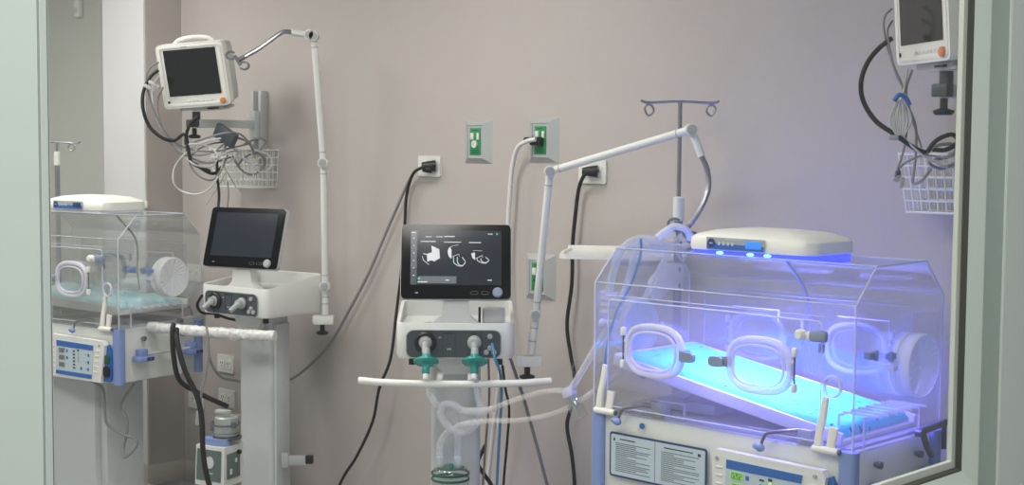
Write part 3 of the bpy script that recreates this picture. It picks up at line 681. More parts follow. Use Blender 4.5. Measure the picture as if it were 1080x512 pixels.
# ---------------------------------------------------------------- jointed support arms
def support_arm(label, base, pts_low, joints, elbow, upper_end, neck, grip_dir, r, name='circuit_support_arm'):
    o = thing(name, label, 'support arm', T(*base), 'jointed circuit support arms'); iv = T(*base).inverted()
    L_ = lambda p: iv @ Vector(p)
    cb = L_(pts_low[0])
    MB().box((cb.x-.005, cb.y, cb.z-.022), (.082, .045, .036), .004).box((cb.x-.04, cb.y, cb.z-.018), (.02, .05, .03), .003).build('rail_clamp_block', 'white', o)
    MB().lathe([(0, -.012), (.018, -.012), (.026, -.006), (.026, 0), (.010, .006), (.010, .03)], T(cb.x-.012, cb.y, cb.z-.072), 20).build('clamp_knob', 'black', o)
    P = [L_(p) for p in pts_low]
    for a, b in zip(P, P[1:]):
        m = MB(); m.sweep([a, b], circ(r, 16)); ar = m.build('arm_tube', 'white', o)
        m = MB(); d = (b-a).normalized()
        for q in (a+d*.045, b-d*.045): m.sweep([q-d*.002, q+d*.002], circ(r*1.06, 16))
        m.build('tube_ring', 'grey', ar)
    for p in joints + [elbow, upper_end]:
        p = L_(p); MB().sweep([p+Vector((0, -.024, 0)), p+Vector((0, .022, 0))], circ(r*1.55, 20)).build('joint', 'white', o)
        MB().sweep([p+Vector((0, -.028, 0)), p+Vector((0, -.023, 0))], circ(r*1.2, 20)).build('joint_cap', 'grey', o)
    m = MB(); m.sweep([L_(upper_end), L_(neck[0])], circ(r*.95, 14)); m.build('neck_socket', 'white', o)
    m = MB(); m.tube([L_(p) for p in neck], r*.68, 10); m.build('gooseneck', 'metal', o)
    g = L_(neck[-1]); gd = Vector(grip_dir)
    m = MB(); m.sweep([g, g+gd*.03], circ(r*.7, 12)); gx = m.build('grip_stem', 'dmetal', o)
    q = g+gd*.036
    for s in (-1, 1):
        c = q+Vector((s*.026, 0, -s*.020 if name else 0)); ring = [c+Vector((.019*math.cos(t), 0, .015*math.sin(t))) for t in [R(a) for a in (range(-140, 141, 20) if s > 0 else range(40, 321, 20))]]
        m = MB(); m.sweep(ring, rrect(.008, .018, .002, 2), up=(0, 1, 0)); m.sweep([q, c+Vector((-s*.014, 0, 0))], rrect(.008, .012, .002, 1)); m.build('tube_grip', 'dmetal', gx)
    return o
A = at
support_arm('long white jointed arm reaching from centre ventilator over right incubator', A(558, 372, 4.70),
    [A(560, 374, 4.70), A(565, 332, 4.70), A(580, 181, 4.62), A(728, 137, 4.28)], [A(565, 332, 4.70)], A(580, 181, 4.62), A(729, 137, 4.28),
    [A(740, 165, 4.27), A(746, 180, 4.27), A(747, 200, 4.26), A(739, 220, 4.25), A(728, 237, 4.25)], (-.6, 0, -.5), .0125)
support_arm('tall white jointed arm on left ventilator bending over to the wall monitor', A(342, 338, 5.85),
    [A(343, 332, 5.85), A(343, 302, 5.85), A(341, 172, 5.85), A(331, 38, 5.80)], [A(343, 302, 5.85), A(341, 172, 5.85)], A(331, 38, 5.80), A(327, 37, 5.80),
    [A(307, 34, 5.78), A(298, 34, 5.76), A(286, 42, 5.74), A(272, 52, 5.72), A(258, 60, 5.70)], (-.8, 0, -.4), .0135)

# ---------------------------------------------------------------- IV poles
def hook_loop(m, c, s):
    m.tube([c, c+Vector((s*.02, 0, -.006)), c+Vector((s*.035, 0, -.02)), c+Vector((s*.02, 0, -.042)), c+Vector((0, 0, -.030)), c+Vector((s*.006, 0, -.012)), c+Vector((s*.03, 0, -.006))], .0035)
iv = thing('iv_pole', 'steel IV pole with two looped hooks behind the right incubator', 'IV pole', T(*[*IM1 @ Vector((-.975, .55, 0))]), 'IV poles')
MB().cyl((0, 0, .10), (0, 0, 1.43), .0135).build('lower_pole', 'dmetal', iv); MB().cyl((0, 0, 1.40), (0, 0, 1.78), .007).build('upper_pole', 'metal', iv)
MB().lathe([(.010, .04), (.018, .036), (.018, -.036), (.012, -.04)], T(0, 0, 1.44)).build('height_collar', 'white', iv)
m = MB(); m.tube([(-.125, 0, 1.785), (-.10, 0, 1.779), (0, 0, 1.783), (.10, 0, 1.779), (.125, 0, 1.785)], .0042); hook_loop(m, Vector((-.085, 0, 1.78)), -.8); hook_loop(m, Vector((.085, 0, 1.78)), .8); m.build('hook_bar', 'metal', iv)
m = MB()
for a in range(0, 360, 72): m.sweep([(0, 0, .12), (.16*math.cos(R(a)), .16*math.sin(R(a)), .07)], circ(.012, 10))
m.build('pole_base', 'metal', iv)
m = MB(); m.box((-.025, -.03, 1.225), (.085, .05, .085), .012); m.ball((-.065, -.035, 1.195), .04, (.9, .5, 1.1)); hb = m.build('pole_bracket', 'milky', iv)
MB().box((.0, -.058, 1.25), (.006, .004, .014)).box((.0, -.058, 1.20), (.006, .004, .014)).split('bracket_screw', 'black', hb)
# shelf on the pole
sp = A(597, 262, 4.72)
sh = thing('accessory_shelf', 'flat cream shelf clamped to the IV pole behind the right incubator', 'shelf', T(-.0+.36, 4.72, 1.285))
m = MB(RZ(-10)); m.prism([(-.19, -.10), (-.165, -.125), (.22, -.125), (.22, .12), (-.17, .12), (-.19, .10)], .014, T(0, 0, -.014)); m.build('shelf_board', 'cream', sh)
m = MB(RZ(-10)); m.box((-.09, .11, .006), (.20, .012, .018), .003); m.box((.10, .11, .006), (.12, .012, .018), .003); m.box((-.18, 0, .002), (.012, .20, .012), .003); m.build('shelf_rim', 'cream', sh)
m = MB(RZ(-10)); m.box((.05, 0, -.028), (.16, .10, .022), .004); m.build('shelf_mount', 'white', sh)
p2 = A(58, 150, 5.55)
iv2 = thing('iv_pole', 'slim IV pole with white collar half hidden at the left window frame', 'IV pole', T(A(60, 150, 6.9).x, 6.9, 0), 'IV poles')
z_ = A(60, 150, 6.9).z
MB().cyl((0, 0, .1), (0, 0, z_-.08), .012).build('lower_pole', 'metal', iv2); MB().cyl((0, 0, z_-.1), (0, 0, z_), .006).build('upper_pole', 'metal', iv2)
MB().lathe([(.010, .035), (.016, .03), (.016, -.03), (.012, -.035)], T(0, 0, z_-.08)).build('height_collar', 'white', iv2)
m = MB(); m.tube([(-.13, 0, z_+.002), (0, 0, z_), (.09, 0, z_-.005), (.12, -.02, z_+.002)], .0042); hook_loop(m, Vector((.055, 0, z_)), .9); hook_loop(m, Vector((-.06, 0, z_)), -.8); m.build('hook_bar', 'metal', iv2)
m = MB()
for a in range(0, 360, 72): m.sweep([(0, 0, .12), (.16*math.cos(R(a)), .16*math.sin(R(a)), .07)], circ(.012, 10))
m.build('pole_base', 'metal', iv2)

# ---------------------------------------------------------------- patient monitors, wall tracks, baskets
def monitor(mtx, label, deg=11):
    o = thing('patient_monitor', label, 'monitor', mtx @ RX(deg), 'wall patient monitors')
    w, h = .305, .272
    m = MB(); m.prism(rrect(w, h, .018), .04, T(0, .02, h/2) @ FY); 
    fr = m.build('front_frame', 'cream', o)
    m = MB(); n_ = [(.145, .262, .02, .006), (.14, .255, .10, .012), (.12, .225, .15, .03), (.08, .18, .17, .05)]
    rings = [[m.V((x, y, h/2+z)) for x, z in rrect(2*a, b, .02, 3)] for a, b, y, _ in n_]
    for A_, B_ in zip(rings, rings[1:]):
        for j in range(len(A_)): m.F([A_[j], A_[(j+1) % len(A_)], B_[(j+1) % len(A_)], B_[j]])
    m.F(rings[0][::-1]); m.F(rings[-1]); m.build('rear_case', 'lgrey', o)
    F = T(0, -.02, h/2) @ FY
    m = MB(); m.sweep([F @ Vector((a, b, 0)) for a, b in rrect(w-.03, h-.026, .012, 4)], rrect(.012, .006, .002, 2), closed=True, up=tuple(F.to_3x3() @ Vector((0, 0, 1)))); m.build('frame_lip', 'cream', fr)
    MB().prism(rrect(.238, .196, .002), .001, F @ T(.0, .014, 0), .001).build('screen', 'screen', o)
    m = MB()
    for k in range(6): m.box((0, 0, 0), (.012, .009, .002), .001, mm=F @ T(-.035+.021*k, -.108, .0015))
    m.split('key_button', 'white', o)
    MB().box((0, 0, 0), (.03, .004, .0006), mm=F @ T(-.02, .122, .003)).build('printed_mark', 'grey', fr)
    MB().lathe([(.013, 0), (.013, .010), (.009, .014), (0, .014)], F @ T(.122, -.114, 0), 16).build('rotary_knob', 'orange', o)
    MB().prism(circ(.006, 12), .002, F @ T(-.128, -.108, 0)).build('indicator_window', 'black', o)
    m = MB(); m.tube([(-.09, .04, h-.005), (-.06, .04, h+.012), (0, .04, h+.018), (.06, .04, h+.012), (.09, .04, h-.005)], .010, 10); m.build('carry_handle', 'cream', o)
    m = MB(); m.box((0, .06, -.008), (.20, .10, .014), .004); m.box((.04, .05, -.018), (.16, .08, .010), .003); mp_ = m.build('mount_plate', 'lgrey', o)
    MB().box((.06, .0, -.012), (.05, .01, .006)).build('release_slot', 'black', mp_)
    return o
def mount(x, zarm, label, near):
    o = thing('wall_mount', label, 'wall mount', MW @ T(x, WY, 0), 'monitor wall mounts')
    m = MB(); m.box((-.028, -.020, zarm+.0), (.022, .040, .30), .003); m.box((.028, -.020, zarm+.0), (.022, .040, .30), .003); m.box((0, -.008, zarm+.0), (.06, .012, .30), .002); m.split('wall_track', 'alu', o)
    m = MB(); m.box((0, -.20, zarm), (.035, .34, .036), .004); m.box((0, -.045, zarm), (.05, .03, .12), .004); m.build('mount_arm', 'lgrey', o)
    m = MB(); m.cyl((0, -.35, zarm-.01), (0, -.35, zarm+.05), .018, 20); m.box((0, -.37, zarm), (.045, .04, .034), .005); m.build('swivel', 'dgrey', o)
    m = MB(); m.lathe([(0, -.014), (.022, -.014), (.027, -.008), (.027, -.002), (.010, .004), (.010, .03)], T(0, -.36, zarm-.05), 20); m.build('tilt_knob', 'black', o)
    return o
mount(-5.27, 1.725, 'silver wall track and arm holding the left patient monitor', 0)
mount(-1.79, 1.79, 'grey monitor arm with black tilt knob at the right window edge', 1)
PL = W(-5.27, 3.46, 1.785); PR = W(-1.88, 3.46, 1.865)
monitor(T(*PL) @ RZ(-13) @ T(.046, -.06, .012) @ RY(-4), 'cream patient monitor with black screen hanging upper left beside the pilaster')
monitor(T(*A(973, 66, 3.72)) @ RZ(-80) @ T(0, .02, 0), 'cream patient monitor cut off by the top right window frame', 4)
def basket(x, ztop, w, label, group='wire cable baskets'):
    o = thing('wire_basket', label, 'basket', MW @ T(x, WY, ztop), group)
    d, h = .15, .165
    m = MB()
    def lvl(t): k = 1-.10*t; return w*k, d*(1-.18*t)
    for i in range(6):
        t = i/5; ww, dd = lvl(t); z = -h*t; r_ = .0042 if i in (0, 5) else .003
        m.sweep([(-ww/2, -.004, z), (-ww/2, -dd, z), (ww/2, -dd, z), (ww/2, -.004, z)], circ(r_, 6), closed=True, up=(0, 0, 1))
    w0, d0 = lvl(0); w1, d1 = lvl(1)
    for i in range(12):
        s = -.5+i/11; m.sweep([(s*w0, -d0, 0), (s*w1, -d1, -h), (s*w1, -.006, -h)], circ(.0029, 6), up=(1, 0, 0)); m.sweep([(s*w0, -.004, 0), (s*w1, -.004, -h)], circ(.0016, 5))
    for i in range(5):
        s = i/5
        for sg in (-1, 1): m.sweep([(sg*w0/2, -s*d0-.004, 0), (sg*w1/2, -s*d1-.004, -h)], circ(.0018, 6))
    m.build('wire_grid', 'white', o)
    return o
basket(-5.31, 1.612, .32, 'white wire cable basket on the wall under the left monitor')
basket((MW.inverted() @ onwall(1014, 163, .07)).x, onwall(1014, 163, .07).z, .30, 'white wire basket partly hidden behind the right window frame')

# ---------------------------------------------------------------- wall outlets
def outlet(u, v, label, name='wall_outlet'):
    p = onwall(u, v, 0); x = (MW.inverted() @ p).x
    o = thing(name, label, 'outlet', MW @ T(x, WY, p.z), 'white wall outlets')
    pl = MB().prism(rrect(.128, .082, .006), .008, FY).build('cover_plate', 'white', o)
    for x_ in (-.026, .026):
        s = MB().prism(rrect(.040, .040, .008), .003, T(x_, 0, 0) @ FY, .008).build('socket', 'cream', pl)
        MB().box((x_-.007, -.0115, .004), (.003, .001, .010)).box((x_+.007, -.0115, .004), (.003, .001, .010)).box((x_, -.0115, -.010), (.005, .001, .005)).split('socket_slot', 'black', s)
    return o
outlet(454, 175.5, 'upper white wall outlet left, with black plug, above centre ventilator')
outlet(626, 181.5, 'white wall outlet with black plug below the long white arm')
outlet(239, 384, 'upper of two white outlets seen beside the left ventilator column')
outlet(240, 420, 'white outlet low on the wall just behind the humidifier chamber')
outlet(208, 422, 'white outlet low on the wall nearest the pilaster corner')
outlet(206, 288, 'white outlet seen through right end of the left incubator hood')
def gas(u, v, label, style):
    p = onwall(u, v, 0); x = (MW.inverted() @ p).x
    o = thing('gas_outlet', label, 'gas outlet', MW @ T(x, WY, p.z), 'medical gas outlets')
    m = MB(FY); w, h = .150, .168
    r0 = [m.V((a*w/2, b*h/2, 0)) for a, b in ((-1, -1), (1, -1), (1, 1), (-1, 1))]; r1 = [m.V((a*.040, b*.062-.0, .022)) for a, b in ((-1, -1), (1, -1), (1, 1), (-1, 1))]; r2 = [m.V((a*.038, b*.060, .018)) for a, b in ((-1, -1), (1, -1), (1, 1), (-1, 1))]
    for A_, B_ in ((r0, r1), (r1, r2)):
        for j in range(4): m.F([A_[j], A_[(j+1) % 4], B_[(j+1) % 4], B_[j]])
    m.F(r2); m.F(r0[::-1]); m.build('bevelled_plate', 'alu', o, 10)
    g = MB().box((0, -.019, 0), (.058, .004, .104), .002).build('green_insert', 'green', o)
    MB().box((-.014, -.022, .020), (.018, .006, .026), .002).box((.017, -.022, .020), (.012, .006, .026), .002).split('latch_tab', 'white', g)
    MB().lathe([(.014, 0), (.014, .006), (.007, .006), (.007, .002), (0, .002)], T(0, -.021, -.010) @ RX(90), 18).build('gas_socket', 'greend' if style else 'white', g)
    m = MB(); m.box((0, -.0215, -.042), (.034, .001, .004)).box((0, -.0215, -.034), (.04, .001, .003)).box((0, -.0215, .043), (.03, .001, .004)); m.build('printed_text', 'greend', g)
    if style == 2: MB().box((-.004, -.036, -.004), (.050, .028, .032), .007).cyl((-.045, -.05, .0), (-.005, -.05, 0), .011, 14).build('hose_connector', 'black', g)
    return o
gas(505, 149.5, 'left silver and green gas outlet, empty, above the centre ventilator', 0)
gas(573.5, 148, 'silver and green gas outlet with a black connector and white hose', 2)
gas(570.5, 292, 'lower silver and green gas outlet behind the white arm', 1)
p = A(62, 11, 6.9)
fx = thing('wall_box', 'small white box high on the grey wall at the left edge', 'wall box', MW @ T((MW.inverted() @ A(61, 11, 7.6)).x, 3.9, A(61, 11, 7.8).z))
MB().box((0, -.015, 0), (.05, .03, .09), .006).build('box_body', 'white', fx); MB().box((0, -.031, -.01), (.03, .002, .03), .001).build('box_label', 'lgrey', fx)
p = onwall(153, 216, .21)
tb = thing('wall_switch', 'small white switch on the pilaster face left of the cables', 'switch', MW @ T((MW.inverted() @ p).x-.01, 3.61, p.z))
MB().box((0, -.006, 0), (.05, .012, .035), .004).build('switch_plate', 'white', tb); MB().box((0, -.014, 0), (.02, .004, .018), .001).build('rocker', 'lgrey', tb)

# ---------------------------------------------------------------- cables and tubes
def cable(name, pts, r, mat, label, cat='cable', group=None, n=8):
    o = MB().tube(pts, r, n).build(name, mat, None, 60)
    return tag(o, label, cat, group)
def plug(parent, p, d, s=1, mat='black'):
    d = Vector(d).normalized(); mb = MB(); p = Vector(p)
    mb.sweep([p, p+d*.022*s, p+d*.036*s], circ(.015*s, 12), scale=lambda t: 1-.45*t); mb.build('plug', mat, parent)
w_ = lambda u, v, off=.03: onwall(u, v, off)
toW = W(0, -1, 0)   # out of the wall
c = cable('power_cord', [w_(457, 175, .05), w_(448, 176, .06), w_(436, 183, .04), w_(429, 205, .03), w_(427, 235, .03), w_(424, 280, .03), w_(418, 330, .05), w_(412, 378, .08), w_(400, 410, .1), w_(393, 445, .1), w_(376, 482, .1), w_(360, 508, .1), w_(340, 560, .1)], .0062, 'rubber', 'black power cord hanging behind and left of the centre ventilator screen', 'cord', 'power cords on the back wall')
plug(c, w_(459, 175, .012), toW-W(1, 0, 0)*.8, 1.5)
c = cable('power_cord', [w_(453, 177, .04), w_(446, 177, .05), w_(434, 186, .03), w_(419, 218, .03), w_(403, 255, .03), w_(388, 290, .03), w_(368, 328, .03), w_(346, 366, .04), w_(318, 393, .06), w_(298, 403, .1), w_(270, 405, .12), w_(250, 402, .12), w_(232, 397, .10), w_(221, 378, .10), w_(219, 350, .10)], .006, 'gcable', 'grey power cord sweeping down left from the upper outlet to the left ventilator', 'cord', 'power cords on the back wall')
plug(c, w_(455, 179, .012), toW-W(1, 0, 0)*.8, 1)
c = cable('power_cord', [w_(627, 181, .05), w_(618, 183, .05), w_(611, 197, .03), w_(607, 225, .03), w_(604, 258, .03), w_(603, 300, .03), w_(598, 342, .03), w_(602, 375, .03), w_(606, 400, .03), w_(602, 430, .03), w_(598, 450, .03), w_(603, 480, .03), w_(606, 515, .03), w_(604, 560, .03)], .0070, 'rubber', 'thick black power cord falling behind the cream shelf and water trap', 'cord', 'power cords on the back wall')
plug(c, w_(630, 181, .012), toW-W(1, 0, 0)*1.2, 1.5)
c = cable('gas_hose', [w_(565, 147, .055), w_(556, 149, .06), w_(546, 156, .05), w_(540, 178, .04), w_(537, 215, .04), w_(535, 250, .04), w_(531, 300, .06), w_(529, 350, .10), w_(527, 400, .12), w_(521, 450, .12), w_(514, 515, .12), w_(512, 560, .12)], .0085, 'wcable', 'white gas hose curving down from the gas outlet behind the ventilator', 'hose')
cable('power_cord', [A(538, 378, 4.95), A(552, 420, 4.95), A(566, 470, 4.95), A(577, 512, 4.95), A(590, 560, 4.95)], .006, 'gcable', 'straight grey cord slanting down right of the centre ventilator', 'cord')
cable('power_cord', [A(530, 386, 4.85), A(533, 410, 4.88), A(537, 432, 4.88), A(535, 465, 4.88), A(531, 515, 4.88), A(532, 560, 4.88)], .0045, 'rubber', 'thin black cord hanging beside the blue tube at the centre ventilator', 'cord')
cable('power_cord', [A(512, 470, 5.0), A(504, 488, 4.98), A(510, 500, 4.97), A(519, 514, 4.97), A(530, 545, 4.97)], .0075, 'rubber', 'short thick black cord showing low behind the centre column', 'cord')
cable('sensor_tube', [A(519, 363, 4.55), A(522, 378, 4.50), A(527, 392, 4.52), A(529, 412, 4.60), A(527, 455, 4.62), A(524, 512, 4.62), A(524, 550, 4.62)], .0048, 'bluetube', 'blue sensor tube dropping from the centre ventilator front panel', 'tube')
cable('sensor_line', [A(515, 378, 4.72), A(516, 420, 4.80), A(513, 460, 4.80), A(509, 515, 4.80), A(508, 550, 4.8)], .004, 'gcable', 'grey braided line beside the white hose, right of the column', 'line')
# breathing filters and circuit
for u, lab in ((449.5, 'teal breathing filter below the left port of the centre ventilator'), (500.5, 'teal breathing filter below the right port of the centre ventilator')):
    q = A(u, 382, 4.50); o = thing('breathing_filter', lab, 'filter', T(*q) @ RX(-28), 'breathing filters')
    MB().lathe([(0, -.020), (.012, -.020), (.016, -.010), (.036, -.006), (.041, -.002), (.041, .004), (.034, .009), (.016, .013), (.013, .024), (.0, .024)], None, 32).build('filter_disc', 'teal', o)
    MB().lathe([(.0, .022), (.013, .022), (.011, .045), (.0, .048)], None, 20).build('upper_connector', 'grey', o)
    MB().lathe([(.012, -.020), (.013, -.036), (.0105, -.042), (0, -.042)], None, 20).build('lower_connector', 'teal', o); MB().lathe([(.010, -.040), (.009, -.058), (0, -.058)], None, 16).build('tube_cuff', 'cream', o)
def corrug(name, pts, r, mat, label, group='breathing circuit tubes'):
    p = smooth(pts, 14); m = MB(); n = len(p)
    m.sweep(p, circ(r, 12), scale=lambda t: 1+.10*math.sin(t*(n-1)*2.2))
    return tag(m.build(name, mat, None, 80), label, 'tube', group)
corrug('breathing_tube', [A(451, 402, 4.50), A(453, 415, 4.50), A(460, 427, 4.50), A(470, 428, 4.53), A(478, 436, 4.56), A(483, 455, 4.58), A(483, 482, 4.58)], .0125, 'tube', 'corrugated tube from the left teal filter down to the humidifier')
corrug('breathing_tube', [A(502, 402, 4.50), A(504, 416, 4.50), A(507, 433, 4.50), A(501, 449, 4.50), A(488, 456, 4.50), A(474, 451, 4.50), A(465, 438, 4.50), A(468, 428, 4.50), A(478, 427, 4.5), A(488, 433, 4.5), A(505, 434, 4.48), A(520, 432, 4.46)], .0125, 'tube', 'corrugated tube looping round from the right teal filter')
corrug('breathing_tube', [A(464, 484, 4.56), A(465, 468, 4.56), A(472, 457, 4.54), A(484, 450, 4.50), A(500, 446, 4.46)], .0115, 'tube', 'corrugated tube rising from the humidifier chamber and bending right')
cable('patient_tube', [A(518, 432, 4.46), A(535, 425, 4.42), A(556, 418, 4.38), A(576, 413, 4.32), A(594, 412, 4.28)], .0085, 'tubethin', 'clear patient tube, upper of two, running right to the water trap', 'tube', None, 10)
cable('patient_tube', [A(498, 446, 4.46), A(520, 444, 4.44), A(545, 444, 4.40), A(575, 439, 4.34), A(600, 430, 4.28), A(622, 416, 4.24), A(645, 400, 4.30), A(668, 372, 4.38)], .0085, 'tubethin', 'clear patient tube, lower of two, running right behind the water trap', 'tube', None, 10)
q1, q2 = A(600, 414, 4.27), A(611, 437, 4.26)
dd = (q2-q1); rot = dd.to_track_quat('Z', 'Y').to_matrix().to_4x4()
wt = thing('water_trap', 'small clear water trap hanging in the tubes left of the right incubator', 'water trap', T(*q1) @ rot)
MB().lathe([(.0, -.018), (.014, -.016), (.021, -.006), (.023, .004), (.023, .010), (.020, .012)], None, 24).build('trap_head', 'tube', wt)
MB().lathe([(.021, .010), (.0235, .016), (.0245, dd.length+.010), (.020, dd.length+.014), (0, dd.length+.014)], None, 24).build('trap_cup', 'chamber', wt)
MB().lathe([(.016, .012), (.011, .040), (.003, .055), (0, .055)], None, 16).build('trap_valve', 'grey', wt)
cable('patient_tube', [A(604, 408, 4.27), A(615, 390, 4.26), A(628, 368, 4.24), A(643, 345, 4.2), A(655, 318, 4.2), A(664, 290, 4.22), A(672, 264, 4.24), A(690, 252, 4.25), A(712, 247, 4.26)], .011, 'tube', 'milky tube climbing from the water trap through the hood left end', 'tube', None, 10)
cable('patient_tube', [A(690, 380, 4.35), A(676, 330, 4.38), A(688, 300, 4.38), A(702, 272, 4.36), A(712, 256, 4.32), A(722, 248, 4.28)], .010, 'tube', 'milky tube descending inside the hood near the IV pole', 'tube', None, 10)
cable('patient_tube', [A(642, 312, 4.14), A(646, 290, 4.14), A(655, 265, 4.16), A(668, 254, 4.2), A(684, 252, 4.23), A(715, 262, 4.26), A(725, 256, 4.27), A(716, 248, 4.27)], .012, 'tube', 'milky tube arching over the bellows connector at the hood top left', 'tube', None, 10)
cable('patient_tube', [A(668, 258, 4.22), A(680, 262, 4.21), A(700, 264, 4.21), A(728, 262, 4.24)], .011, 'tube', 'short milky tube lying flat under the dark arm grip', 'tube', None, 10)
cable('patient_tube', [A(693, 251, 4.2), A(702, 244, 4.2), A(712, 239, 4.2), A(724, 243, 4.2), A(728, 252, 4.22)], .011, 'milky', 'white curved tube held in the dark grip of the long arm', 'tube', None, 10)
cable('sensor_tube', [A(676, 252, 4.2), A(676, 268, 4.2), A(671, 285, 4.18), A(664, 303, 4.15), A(650, 330, 4.12), A(641, 362, 4.1), A(637, 400, 4.1), A(634, 440, 4.16), A(631, 512, 4.2), A(631, 550, 4.2)], .0038, 'bluetube', 'thin blue line running down the left end of the right incubator', 'tube')
q = A(643, 322, 4.15); bw = thing('bellows_connector', 'white ribbed connector with cream cap inside the hood upper left', 'connector', T(*q))
m = MB(); m.lathe([(.0, .045)]+[(r_, .04-.010*i) for i in range(8) for r_ in ((.024 if i % 2 else .032),)]+[(0, -.042)], None, 24); m.build('ribbed_body', 'tube', bw)
m = MB(); m.cyl((-.018, -.02, -.05), (.022, -.02, -.05), .010, 14).ball((-.02, -.02, -.05), .013); m.build('cream_cap', 'cream', bw)
q = A(610, 389, 4.27); rg = tag(MB(T(*q)).sweep([(.018*math.cos(t), 0, .021*math.sin(t)) for t in [2*PI*i/28 for i in range(28)]], rrect(.003, .010, .001, 2), closed=True, up=(0, 1, 0)).build('tube_ring', 'chamber'), 'small clear ring beside the water trap at the hood left end', 'ring')
# humidifiers
hm = thing('humidifier', 'clear humidifier chamber with green bands on the centre ventilator column', 'humidifier', T(*A(475, 498, 4.56)), 'humidifiers')
MB().lathe([(0, .02), (.030, .02), (.052, .012), (.060, 0), (.060, -.07), (.055, -.075), (0, -.075)], None, 32).build('chamber', 'chamber', hm)
MB().lathe([(.061, .001), (.063, -.001), (.063, -.006), (.061, -.008)], None, 32).lathe([(.061, -.018), (.063, -.02), (.063, -.024), (.061, -.026)], None, 32).lathe([(.0, .012), (.045, .013), (.045, .016), (.0, .016)], None, 24).build('green_band', 'greend', hm)
for x in (-.034, .024): MB().lathe([(.011, .01), (.013, .02), (.013, .05), (.010, .052)], T(x, 0, 0), 18).build('chamber_port', 'tube', hm)
MB().lathe([(.006, .018), (.006, .03), (0, .032)], T(.004, -.02, 0), 10).build('green_float', 'teal', hm)
MB().box((0, .01, -.13), (.13, .12, .10), .01).build('heater_base', 'grey', hm)
q = A(237, 468, 5.58); h2 = thing('humidifier', 'grey-green humidifier with metal chamber on the left ventilator column', 'humidifier', T(*q) @ RZ(-24), 'humidifiers')
m = MB(); m.prism([(-.085, -.155), (.05, -.158), (.055, .0), (-.078, .004)], .13, FY @ T(0, 0, -.05)); hb = m.build('heater_case', 'white', h2)
F2 = T(0, -.081, 0) @ FY
MB().prism([(-.078, -.135), (.038, -.138), (.042, -.014), (-.072, -.010)], .002, F2).build('front_panel', 'greyg', hb)
MB().prism(superell(.020, .024, 2, 24), .003, F2 @ T(-.012, -.062, .002)).build('round_emblem', 'lgrey', hb)
MB().box((-.012, -.0845, -.105), (.03, .001, .004)).build('printed_text', 'lgrey', hb)
MB().box((.0555, -.02, -.078), (.004, .085, .10), .001).build('side_panel', 'greyg', hb); MB().box((.058, -.04, -.10), (.002, .014, .022)).box((.058, -.005, -.06), (.002, .012, .016)).split('side_sticker', 'paper', hb)
MB().lathe([(0, 0), (.009, 0), (.009, .012), (0, .014)], T(.056, .01, -.03) @ RY(90), 16).build('side_knob', 'black', hb)
MB().prism(superell(.060, .035, 2.4, 28), .026, T(-.012, -.035, .002)).build('blue_guard', 'blue', h2)
MB().lathe([(0, .02), (.054, .02), (.058, .024), (.058, .028), (.050, .032)], T(.012, -.0, 0), 28).build('chamber_plate', 'dgrey', h2)
MB().lathe([(0, .032), (.046, .034), (.046, .105), (.040, .110), (0, .112)], T(.008, 0, 0), 28).build('metal_chamber', 'alu', h2)
MB().lathe([(.048, .036), (.052, .04), (.052, .105), (.056, .108), (.056, .113), (.030, .118), (0, .118)], T(.008, 0, 0), 28).build('clear_shell', 'chamber', h2)
m = MB()
for z in (.045, .075, .078): m.lathe([(.0530, z), (.0545, z+.001), (.0545, z+.003), (.053, z+.004)], T(.008, 0, 0), 28)
m.box((-.045, -.02, .07), (.012, .012, .04), .002).box((.058, -.02, .08), (.014, .014, .022), .002); m.build('level_ring', 'dmetal', h2)
MB().box((.0, -.01, .130), (.06, .03, .012), .003).build('top_fitting', 'lgrey', h2)
MB().box((-.012, .03, -.17), (.03, .02, .03), .003).build('lower_stud', 'black', h2)
cable('heater_cable', [A(183, 343, 5.45), A(182, 348, 5.42), A(183, 375, 5.42), A(189, 401, 5.44), A(206, 413, 5.48), A(222, 421, 5.50), A(240, 429, 5.54)], .010, 'rubber', 'black heater cable looping from the wrapped handle to the humidifier top', 'cable')
cable('heater_cable', [A(186, 347, 5.44), A(187, 361, 5.40), A(195, 391, 5.38), A(208, 419, 5.38), A(213, 445, 5.38), A(214, 475, 5.38), A(218, 502, 5.38), A(228, 535, 5.4)], .0105, 'rubber', 'black heater cable falling in front of the humidifier case', 'cable')
c = cable('sensor_cable', [A(218, 345, 5.47), A(219, 360, 5.45), A(220, 376, 5.45), A(217, 395, 5.45), A(213, 412, 5.45), A(210, 436, 5.45)], .005, 'gcable', 'grey sensor cable with a grey connector hanging from the wrapped handle', 'cable')
MB().sweep([A(210, 434, 5.45), A(209, 448, 5.45)], circ(.011, 10)).build('connector', 'grey', c)
cable('power_cord', [A(213, 312, 5.9), A(208, 322, 5.95), A(213, 330, 6.0), A(225, 331, 6.0), A(240, 336, 6.0), A(250, 338, 6.0)], .006, 'rubber', 'short black cord under the left ventilator body', 'cord')
cable('power_cord', [w_(196, 288, .06), w_(188, 291, .08), w_(184, 300, .1), w_(190, 318, .1), w_(200, 325, .1), w_(206, 345, .1)], .006, 'dgrey', 'dark cord and plug seen through the left incubator hood end', 'cord')
cable('power_cord', [A(91, 401, 5.85), A(100, 404, 5.85), A(109, 412, 5.85), A(111, 440, 5.85), A(114, 449, 5.85), A(128, 458, 5.85), A(143, 464, 5.85), A(143, 472, 5.85), A(132, 483, 5.85), A(130, 475, 5.88), A(134, 455, 5.88), A(133, 440, 5.88), A(127, 430, 5.88), A(131, 420, 5.88), A(141, 405, 5.88)], .006, 'gcable', 'grey power cord looping below the left incubator in front of the pilaster', 'cord')
